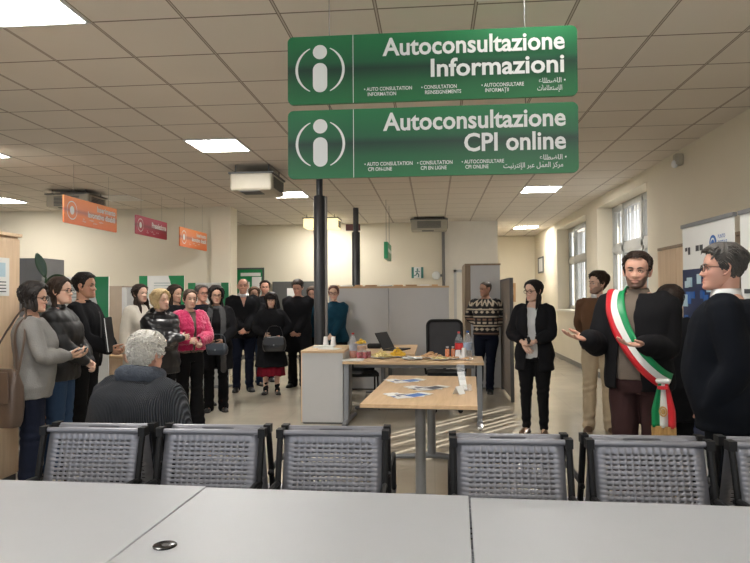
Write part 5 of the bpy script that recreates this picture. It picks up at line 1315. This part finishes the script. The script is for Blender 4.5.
put_bag('shoulder_bag', 'large brown leather shoulder bag hanging on the woman in the grey jumper', (-3.17, 4.50, .56), (.34, .14, .42), M_['leather'], D(-14), strap=[(-.14, 0, .38), (-.10, .06, .60), (.0, .16, .845), (.06, .15, .83), (.15, .05, .60), (.15, 0, .38)])
t = empty('smartphone', (-2.85, 4.935, 1.085), D(-50), 'pale smartphone held by the woman in the grey jumper', 'phone')
g = G().box(-.036, -.075, 0, .036, .075, .008); g.xf(Matrix.Rotation(.25, 4, 'X')); g.build('case', M_['white'], t, smooth=0, bevel=.003); g = G().box(-.032, -.07, .008, .032, .07, .0095); g.xf(Matrix.Rotation(.25, 4, 'X')); g.build('screen', M_['black_gloss'], t, smooth=0)
# 2 woman in black quilted jacket
build_person(dict(label='woman with glasses in a black quilted jacket and blue jeans', pos=(-3.20, 5.28), a=D(-78), H=1.67, sex='f', fat=1.14, skin=SKP, head=(D(-10), D(3), 0), vox=.010, glasses=True,
    hairm=DBR, hairc=DBR, hair=dict(style='long', len=.22, t=.012, top=.010, puff=.014, th0=1.75, seed=2, back=.15, wave=.008), arms=((.05, .24, 1.00, (1, -.4, -.4), (-.5, .5, -.4), (0, -1, .2), .8), (-.03, .26, .99, (-1, -.4, -.4), (.5, .5, -.4), (0, -1, .2), .8)),
    wear=[dict(k='trousers', m=C_['jeans'], inf=.012, cuff=.06), dict(k='top', m=C_['puffer'], hem=.84, inf=.048, sleeve=.036, quilt=.008, qs=.10, collar=.045, fold=.009, cuffw=.5), dict(k='shoes', m=C_['shoe'])]))
# 3 man in black zip jacket
build_person(dict(label='man with cropped black hair in a black zip jacket holding a folder', pos=(-3.30, 5.85), a=D(-85), H=1.725, fat=1.04, skin=SKT, head=(D(-3), D(2), 0), vox=.010, hairm=BLK, hairc=BLK,
    hair=dict(style='short', t=.006, top=.022, n=320, ln=.03, r=.005, rough=.001), arms=((.06, .26, 1.02, (1, -.4, -.4), (-.4, .8, -.2), (-.5, -.3, .6), .6), (-.06, .26, 1.02, (-1, -.4, -.4), (.4, .8, -.2), (.5, -.3, .6), .6)),
    wear=[dict(k='trousers', m=C_['skinny']), dict(k='top', m=C_['black'], hem=.86, inf=.034, sleeve=.028, collar=.04, fold=.009), dict(k='shoes', m=C_['shoe']),
          dict(k='strap', name='zip', m=C_['scarf'], w=.015, pts=[(0.0, .2, 1.45), (0, .2, 1.3), (0, .2, 1.1), (0, .2, .95)])]))
t = empty('folder', (-3.00, 5.78, 1.08), D(15), 'black folder with a pale edge held by the man in the black zip jacket', 'folder')
g = G().box(-.02, -.13, -.08, -.005, .13, .24); g.build('cover', M_['black'], t, smooth=0); G().box(-.005, -.125, -.075, .003, .125, .235).build('pages', M_['paper'], t, smooth=0); G().box(.003, -.13, -.08, .007, .13, .24).build('cover', M_['black'], t, smooth=0)
t.rotation_euler = (.0, -.12, D(15))
# 4 seated grey haired man
build_person(dict(label='seated man with curly grey hair in a dark ribbed cardigan seen from behind', pos=(-1.63, 3.33), a=D(-14), H=1.72, fat=1.16, seat=.455, lean=.16, skin=SKR, head=(D(-8), D(-12), 0), vox=.011, neckf=.045, hs=1.03,
    hairm=(.50, .475, .43), hairc=(.50, .475, .43), hair=dict(style='curly', t=.009, n=470, r=.0055, seed=3), arms=((.19, .35, .66, (.35, -.6, -.5), (0, 1, -.3), (0, 0, -1), .5), (-.19, .35, .66, (-.35, -.6, -.5), (0, 1, -.3), (0, 0, -1), .5)),
    legs=(((.17, .46, .50), (.19, .46, .085)), ((-.17, .46, .50), (-.19, .42, .085))),
    wear=[dict(k='trousers', m=C_['navy'], waist=.95), dict(k='top', name='cardigan', m=C_['ribbed'], hem=.86, inf=.05, sleeve=.046, fold=.014, ff=7, neck=1.485), dict(k='scarf', name='shawl_collar', m=cloth('collar_knit', (.075, .085, .105), bump=.7, bs=110), r=.095, th=.050, dz=.045), dict(k='shoes', m=C_['shoe'])]))
# 5 woman in white coat
build_person(dict(label='dark haired woman in a white coat behind the blonde woman', pos=(-3.67, 7.8), a=D(-120), H=1.66, sex='f', skin=SKP, head=(D(5), 0, 0), vox=.013, hairm=DBR, hairc=DBR, hair=dict(style='long', len=.27, t=.012, th0=1.2, front=.06, seed=5, wave=.01),
    arms=down, wear=[dict(k='trousers', m=C_['jeans']), dict(k='top', name='coat', m=C_['white'], hem=.62, inf=.035, sleeve=.03, collar=.03, flare=.12, fold=.01), dict(k='shoes', m=C_['shoe'])]))
# 6 blonde woman
build_person(dict(label='blonde woman with crossed arms in a glossy black puffer jacket', pos=(-2.88, 6.6), a=D(-125), H=1.57, sex='f', fat=1.12, skin=SKP, head=(D(18), D(5), 0), vox=.011, hairm=(.52, .38, .20), hairc=(.35, .25, .14),
    hair=dict(style='long', len=.085, t=.020, top=.012, puff=.024, th0=1.2, seed=6, wave=.012, hl=HLF), arms=crossed,
    wear=[dict(k='trousers', m=C_['skinny'], cuff=.075), dict(k='top', m=mat('puffer_gloss', (.010, .010, .012), rough=.30, bump=.15, bscale=40), hem=.78, inf=.050, sleeve=.042, quilt=.009, qs=.085, collar=.05, hood=True, fold=.008, cuffw=.4), dict(k='shoes', m=C_['shoe'])]))
# 7 hidden woman between
build_person(dict(label='dark haired woman mostly hidden between the blonde and the pink jacket', pos=(-3.43, 8.32), a=D(-125), H=1.66, sex='f', skin=SK, head=(D(10), D(-8), 0), vox=.014, hairm=DBR, hairc=DBR, hair=dict(style='long', len=.2, t=.012, th0=1.2, seed=7), arms=down,
    wear=[dict(k='trousers', m=C_['jeans']), dict(k='top', m=C_['black'], hem=.84, inf=.03, sleeve=.025), dict(k='shoes', m=C_['shoe'])]))
# 8 pink jacket
build_person(dict(label='young woman in a bright pink fluffy jacket and black trousers', pos=(-2.80, 7.22), a=D(-135), H=1.585, sex='f', fat=1.0, skin=SKP, head=(D(-5), D(-2), 0), vox=.010, hairm=BRN, hairc=BRN, hair=dict(style='tied'),
    arms=((.13, .25, 1.12, (1, -.3, -.5), (-.3, .8, .0), (-.6, 0, -.3), 1.0), (-.0, .27, 1.10, (-1, -.3, -.5), (.2, .8, -.1), (.3, 0, -.6), 1.0)),
    wear=[dict(k='trousers', m=C_['skinny'], cuff=.10, knee=.07, up=-.06), dict(k='top', m=C_['pink'], hem=.99, inf=.042, sleeve=.036, fur=.007, fold=.010, collar=.015, cr=.012, cuffw=.7, sm=2, open=[(.98, .012), (1.3, .012), (1.40, .03), (1.5, .06)], flare=0),
          dict(k='top', name='scarf_top', m=C_['taupe'], hem=.95, inf=.014, sleeve=None, neck=1.475), dict(k='shoes', m=C_['shoe'])]))
# 9 man behind
build_person(dict(label='grey haired man mostly hidden behind the woman in the pink jacket', pos=(-3.22, 8.75), a=D(-140), H=1.66, skin=SKR, head=(D(10), 0, 0), vox=.014, glasses=True, hairm=(.12, .10, .09), hairc=(.12, .1, .09), hair=dict(style='short', n=120, recede=.02), arms=down,
    wear=[dict(k='trousers', m=C_['navy']), dict(k='top', m=C_['navy'], hem=.86, inf=.03, sleeve=.025), dict(k='shoes', m=C_['shoe'])]))
# 10 woman with curly dark hair and scarf
build_person(dict(label='woman with curly black hair and glasses wearing a long grey scarf', pos=(-2.86, 8.3), a=D(-160), H=1.63, sex='f', fat=1.1, skin=SK, head=(D(8), D(-3), 0), vox=.011, glasses=True, hairm=BLK, hairc=BLK,
    hair=dict(style='long', len=.20, t=.022, top=.012, puff=.034, th0=1.15, front=.05, seed=8, wave=.018, wavef=16), arms=((.13, .20, 1.06, (1, -.4, -.5), (-.4, .6, -.5), (-.3, -.6, 0), .8), (-.10, .22, 1.0, (-1, -.4, -.4), (.6, .5, -.4), (.3, -.6, 0), .8)),
    wear=[dict(k='trousers', m=C_['skinny'], cuff=.07), dict(k='top', name='jumper', m=C_['blk2'], hem=.92, inf=.016, sleeve=.012, collar=.03), dict(k='top', name='coat', m=C_['black'], hem=.60, inf=.034, sleeve=.026, flare=.10, open=[(.5, .10), (1.0, .09), (1.3, .07), (1.5, .07)]),
          dict(k='scarf', m=C_['scarf'], r=.085, th=.026, tails=((-1, .85), (1, .5))), dict(k='shoes', m=C_['shoe'])]))
put_bag('handbag', 'small dark blue grey handbag held by the woman with the grey scarf', (-2.76, 8.06, .76), (.27, .11, .15), mat('bag_blue', (.035, .045, .06), rough=.35), D(-8))
# 11 bald man
build_person(dict(label='balding man in a black jacket with a white collar and clasped hands', pos=(-3.03, 10.08), a=D(-160), H=1.79, fat=1.1, skin=SKR, head=(D(-6), 0, 0), vox=.012, beard=.25, hairm=(.05, .04, .035), hairc=(.05, .04, .035), hair=dict(style='short', t=.003, top=.0, n=0, recede=.035),
    arms=front_low(1.0, .24), wear=[dict(k='trousers', m=C_['dark_jeans']), dict(k='top', m=C_['black'], hem=.84, inf=.04, sleeve=.034, collar=.03, fold=.01, open=[(1.3, 0), (1.38, .02), (1.5, .06)]), dict(k='scarf', name='roll_neck', m=C_['shirt'], r=.066, th=.030, dz=.025), dict(k='shoes', m=C_['shoe'])]))
# 12 woman
build_person(dict(label='woman with light brown hair and jeans behind the balding man', pos=(-3.02, 10.68), a=D(-150), H=1.66, sex='f', skin=SK, head=(D(-10), D(-5), 0), vox=.013, hairm=(.10, .055, .028), hairc=BRN, hair=dict(style='long', len=.22, t=.014, th0=1.1, front=.06, seed=9, wave=.012), arms=down,
    wear=[dict(k='trousers', m=C_['jeans']), dict(k='top', m=C_['blk2'], hem=.84, inf=.03, sleeve=.025), dict(k='shoes', m=C_['shoe'])]))
# 13 man at the back
build_person(dict(label='dark haired man standing at the very back beside the green notice board', pos=(-2.99, 11.28), a=D(-165), H=1.78, skin=SKR, head=(0, 0, 0), vox=.014, beard=.4, hairm=DBR, hairc=DBR, hair=dict(style='short', n=160, recede=.015), arms=down,
    wear=[dict(k='trousers', m=C_['navy']), dict(k='top', m=C_['black'], hem=.84, inf=.03, sleeve=.025, collar=.03), dict(k='shoes', m=C_['shoe'])]))
# 14 woman in long black coat with red skirt
build_person(dict(label='woman in a black coat and dark red skirt with a black headscarf', pos=(-2.50, 9.80), a=D(-168), H=1.545, sex='f', fat=1.15, skin=SKP, head=(D(-4), D(-4), 0), vox=.012, hairm=BLK, hairc=BLK, hair=dict(style='long', len=.14, t=.022, top=.014, puff=.03, th0=1.0, seed=10, front=.03, wave=.01, fringe=True),
    arms=((.12, .22, 1.05, (1, -.4, -.5), (-.6, .5, -.3), (-.3, -.6, 0), .8), (-.18, .14, 1.0, (-1, -.4, -.4), (.5, .6, -.4), (.3, -.6, 0), .8)),
    wear=[dict(k='skirt', m=C_['redskirt'], hem=.32, inf=.018, flare=.10), dict(k='top', name='coat', m=C_['black'], hem=.48, inf=.05, sleeve=.03, collar=.03, flare=.16, fold=.010), dict(k='trousers', name='stockings', m=C_['skinny'], inf=-.018, cuff=.042, knee=.05, waist=.9), dict(k='shoes', m=C_['shoe'], top=.16)]))
put_bag('handbag', 'black handbag carried by the woman in the dark red skirt', (-2.39, 9.55, .68), (.34, .15, .22), mat('bag_black', (.02, .02, .022), rough=.3), D(8), strap=[(-.13, 0, .21), (-.08, .04, .36), (.08, .04, .36), (.13, 0, .21)])
# 15 tall man in long black coat
build_person(dict(label='tall man in a long black coat looking down', pos=(-2.25, 10.6), a=D(176), H=1.765, fat=1.12, skin=SKR, head=(0, D(-20), 0), vox=.012, hairm=DBR, hairc=DBR, hair=dict(style='short', n=200, top=.016), arms=front_low(.93, .17),
    wear=[dict(k='trousers', m=C_['skinny'], cuff=.08), dict(k='top', name='coat', m=C_['black'], hem=.58, inf=.046, sleeve=.04, collar=.035, flare=.05, fold=.010), dict(k='shoes', m=C_['shoe'])]))
# 16 behind the column
build_person(dict(label='brown haired woman mostly hidden behind the near column', pos=(-2.08, 11.0), a=D(180), H=1.66, sex='f', skin=SK, head=(0, D(-15), 0), vox=.014, hairm=(.07, .04, .025), hairc=BRN, hair=dict(style='long', len=.10, t=.014, seed=12), arms=down,
    wear=[dict(k='trousers', m=C_['skinny']), dict(k='top', m=C_['teal'], hem=.84, inf=.025, sleeve=.02), dict(k='shoes', m=C_['shoe'])]))
# 17 woman in teal
build_person(dict(label='red haired woman with glasses in a dark teal jumper right of the column', pos=(-1.53, 9.85), a=D(176), H=1.66, sex='f', fat=1.3, belly=.03, skin=SKP, head=(D(8), D(-4), 0), vox=.012, glasses=True, hairm=(.09, .03, .018), hairc=(.08, .03, .02),
    hair=dict(style='tied'), arms=front_low(.98, .24), wear=[dict(k='trousers', m=C_['skinny']), dict(k='top', name='jumper', m=C_['teal'], hem=.84, inf=.022, sleeve=.026, collar=.035, fold=.012), dict(k='shoes', m=C_['shoe'])]))
# 18 patterned sweater
def fair(p):
    z, x = p.z, math.atan2(p.x, p.y + .02) * .16 if abs(p.x) < .2 else p.y
    b = (.015, .014, .016); w_ = (.55, .47, .36); r_ = (.22, .13, .09)
    f = (z - .86) / .62; u = x * 42
    tri = abs((x / .075) % 1 - .5) * 2
    if z > 1.36: return w_ if abs(((z - 1.36) / .10) - tri) < .28 else r_ if tri < .22 and z < 1.42 else b
    if 1.30 < z < 1.325: return w_
    if 1.24 < z < 1.30: return w_ if abs((z - 1.27) / .03) < .9 - tri * 1.2 else b
    if 1.19 < z < 1.205: return w_
    if 1.14 < z < 1.17: return r_ if tri > .4 else b
    if 1.085 < z < 1.115: return w_ if tri > .35 else b
    if 1.04 < z < 1.06: return w_
    if .97 < z < 1.03: return w_ if abs((z - 1.0) / .03) < .9 - tri else b
    if .92 < z < .945: return r_
    return b
build_person(dict(label='short haired man in a black and cream patterned sweater leaning on the tall cabinet', pos=(.81, 10.16), a=D(168), H=1.71, fat=1.1, belly=.02, skin=SKT, head=(D(-48), D(-3), 0), vox=.010, hairm=(.06, .045, .035), hairc=(.05, .04, .03), hair=dict(style='short', t=.003, top=.002, n=0),
    arms=((.10, -.16, 1.02, (1, -.3, -.2), (-.8, -.1, -.6), (0, 1, 0), .6), (-.10, -.16, 1.02, (-1, -.3, -.2), (.8, -.1, -.6), (0, 1, 0), .6)), stance=((.12, .0), (-.06, .12)),
    wear=[dict(k='trousers', m=C_['dark_jeans']), dict(k='top', name='sweater', m=C_['pattern'], hem=.90, inf=.026, sleeve=.024, fold=.008, neck=1.48, colfn=fair), dict(k='shoes', m=C_['shoe'])]))
# 19 woman in blazer
build_person(dict(label='woman with long dark hair in a black blazer and white top with a watch', pos=(1.08, 7.12), a=D(162), H=1.655, sex='f', fat=1.08, skin=SKP, head=(D(-32), D(-6), 0), vox=.009, glasses=True, hairm=BLK, hairc=BLK,
    hair=dict(style='long', len=.29, t=.012, top=.004, th0=1.35, front=.03, seed=13, puff=.018, wave=.006),
    arms=((.085, .20, 1.05, (1, -.6, -.6), (-.55, .4, -.75), (0, -1, .2), .4), (-.03, .25, 1.06, (-1, -.5, -.6), (.85, .1, -.1), (0, -.9, -.4), .9)),
    wear=[dict(k='trousers', m=C_['skinny'], cuff=.045, knee=.062, up=.0), dict(k='top', name='white_top', m=C_['shirt'], hem=.86, inf=.012, sleeve=None, neck=1.44), dict(k='top', name='blazer', m=C_['black'], hem=.74, inf=.034, sleeve=.026, flare=.10, cuff=.66, open=[(.7, .085), (1.0, .06), (1.2, .042), (1.4, .05), (1.5, .07)], fold=.008),
          dict(k='shoes', m=C_['boot'], top=.07)]))
t = empty('wristwatch', (.985, 6.865, 1.025), 0, 'dark wristwatch on the arm of the woman in the blazer', 'watch')
g = G().lathe((0, 0, 0), [(.034, -.012), (.036, 0), (.034, .012)], 18, caps=False); g.xf(Matrix.Rotation(PI / 2, 4, 'Y')); g.build('strap', M_['black'], t, solid=.003)
g = G().lathe((0, 0, 0), [(.019, 0), (.019, .008), (.016, .010)], 18); g.xf(Matrix.Translation((0, -.034, .0)) @ Matrix.Rotation(PI / 2, 4, 'X')); g.build('watch_face', M_['black_gloss'], t)
# 20 man in brown sweater
build_person(dict(label='bearded man in a brown sweater and beige chinos standing behind the sash wearer', pos=(1.80, 7.28), a=D(172), H=1.735, fat=.98, skin=SKP, head=(D(-62), D(2), 0), vox=.010, beard=.55, hairm=DBR, hairc=DBR, hair=dict(style='short', t=.010, top=.026, n=320, ln=.04),
    arms=behind, stance=((.11, .0), (-.11, .03)), wear=[dict(k='trousers', m=C_['beige'], cuff=.062, knee=.068, fold=.009), dict(k='top', name='sweater', m=C_['brown'], hem=.90, inf=.018, sleeve=.014, fold=.008, flare=0), dict(k='collar', m=C_['shirt']), dict(k='shoes', m=C_['boot'], top=.13, sole=C_['sole'])]))
# 21 man with the sash
c = build_person(dict(label='bearded man wearing a green white and red sash speaking with open hands', pos=(1.35, 4.42), a=D(152), H=1.775, fat=1.06, belly=.02, skin=(.52, .29, .21), head=(D(4), D(-3), D(-3)), vox=.009, beard=.85, face_w=1.0, hairm=DBR, hairc=(.035, .02, .014), hair=dict(style='short', t=.007, top=.010, n=340, ln=.03, recede=.008),
    arms=((.245, .33, 1.20, (.15, -.6, -1), (.55, .8, .12), (-.2, .1, 1), .25), (-.08, .27, 1.17, (-.4, -.7, -1), (.75, .62, .02), (.15, .25, 1), .35)), spread=.14,
    wear=[dict(k='trousers', m=C_['maroon'], cuff=.075, knee=.075, fold=.009), dict(k='top', name='jumper', m=C_['taupe'], hem=.93, inf=.020, sleeve=None, collar=.048, neck=1.475), dict(k='top', name='blazer', m=C_['blk2'], hem=.87, inf=.036, sleeve=.028, flare=.06, open=[(.75, .10), (1.0, .07), (1.2, .048), (1.35, .042), (1.5, .058)], ox=.035, fold=.008),
          dict(k='shoes', m=C_['shoe']),
          dict(k='strap', name='sash', m=[C_['sg'], C_['sw'], C_['sr']], bands=3, w=.115, off=.024, pts=[(.085, -.14, 1.40), (.105, -.05, 1.475), (.115, .04, 1.45), (.10, .14, 1.36), (.065, .16, 1.26), (.01, .17, 1.15), (-.06, .16, 1.05), (-.13, .12, .965), (-.17, .08, .93)])]))
root = c.root; s = c.s
def tri_tail(x0, z0, z1, w0, w1, y, nm):
    g = G(); n = 12; m = 12
    vs = []
    for j in range(m + 1):
        v = j / m; z = z0 + (z1 - z0) * v; w_ = w0 + (w1 - w0) * min(1, v * 1.6)
        for i in range(n + 1): u = i / n; vs.append(V((x0 + (.5 - u) * w_, y + .010 * math.sin(u * 16) * (.4 + v), z)) * s)
    for j in range(m):
        for i in range(n): a = j * (n + 1) + i; g.f.append((a, a + 1, a + 2 + n, a + 1 + n)); g.m.append(min(2, i // 4))
    g.v = vs; g.cols = [(1, 1, 1)] * len(vs); return g.build(nm, [C_['sg'], C_['sw'], C_['sr']], root, smooth=180, solid=.005)
tl = tri_tail(-.175, .94, .66, .05, .135, .185, 'sash_tail')
g = G(); g.tube([V((-.175 + q * .028 - .028, .19, .945 - .0 * q)) * s for q in range(3)], .016, n=8); g.build('sash_knot', C_['sw'], root)
g = G(); g.box(-.205 * s, .17 * s, .895 * s, -.145 * s, .205 * s, .915 * s); g.build('sash_ring', C_['sr'], root, smooth=0)
g = G()
for q in range(34): x = -.175 - .068 + q * .136 / 33; g.tube([V((x, .187 + .006 * math.sin(q), .665)) * s, V((x + .002 * math.sin(q * 3), .187, .60)) * s], .0035, n=5)
g.build('sash_fringe', M_['gold'], root)
g = G(); g.tube([V((-.175 + .02 * math.cos(a), .198, .76 + .028 * math.sin(a))) * s for a in [2 * PI * q / 14 for q in range(15)]], .005, n=6); g.sph(V((-.175, .198, .76)) * s, (.013, .004, .018)); g.build('sash_emblem', M_['gold'], root)
g = G(); g.box(-.0, .0, 0, .001, .001, .001)
# 22 woman behind the sash wearer
build_person(dict(label='woman with long dark wavy hair and black coat hidden behind the sash wearer', pos=(1.80, 5.12), a=D(-30), H=1.56, sex='f', fat=1.08, skin=SKP, head=(D(30), 0, 0), vox=.011, hairm=DBR, hairc=DBR, hair=dict(style='long', len=.42, t=.016, th0=1.1, puff=.024, seed=14, wave=.02, wavef=14, back=.1, taper=-.25),
    arms=down, wear=[dict(k='trousers', m=C_['skinny']), dict(k='top', name='coat', m=C_['black'], hem=.62, inf=.035, sleeve=.028, flare=.05), dict(k='shoes', m=C_['shoe'])]))
# 23 man in suit
build_person(dict(label='grey haired man with glasses in a dark navy suit at the right', pos=(1.54, 3.58), a=D(62), H=1.75, fat=1.13, belly=.05, skin=(.50, .27, .20), head=(D(16), D(2), 0), vox=.010, glasses=True, hairm=(.075, .068, .062), hairc=(.12, .11, .10), hair=dict(style='short', t=.012, top=.016, n=420, ln=.04, r=.0045, rough=.003),
    arms=((.18, .08, .90, (.4, -1, 0), (-.2, .2, -1), (-1, 0, 0), .7), (-.17, .06, .92, (-.4, -1, 0), (.2, .2, -1), (1, 0, 0), .7)), wear=[dict(k='trousers', m=C_['suit'], cuff=.08), dict(k='top', name='shirt', m=C_['shirt'], hem=.95, inf=.010, sleeve=None, neck=1.475), dict(k='top', name='suit_jacket', m=C_['suit'], hem=.80, inf=.034, sleeve=.027, flare=.05, neck=1.462, open=[(1.1, 0), (1.2, .02), (1.4, .045), (1.5, .06)], fold=.007), dict(k='collar', m=C_['shirt'], h=.048, r=.067), dict(k='shoes', m=C_['shoe'])]))
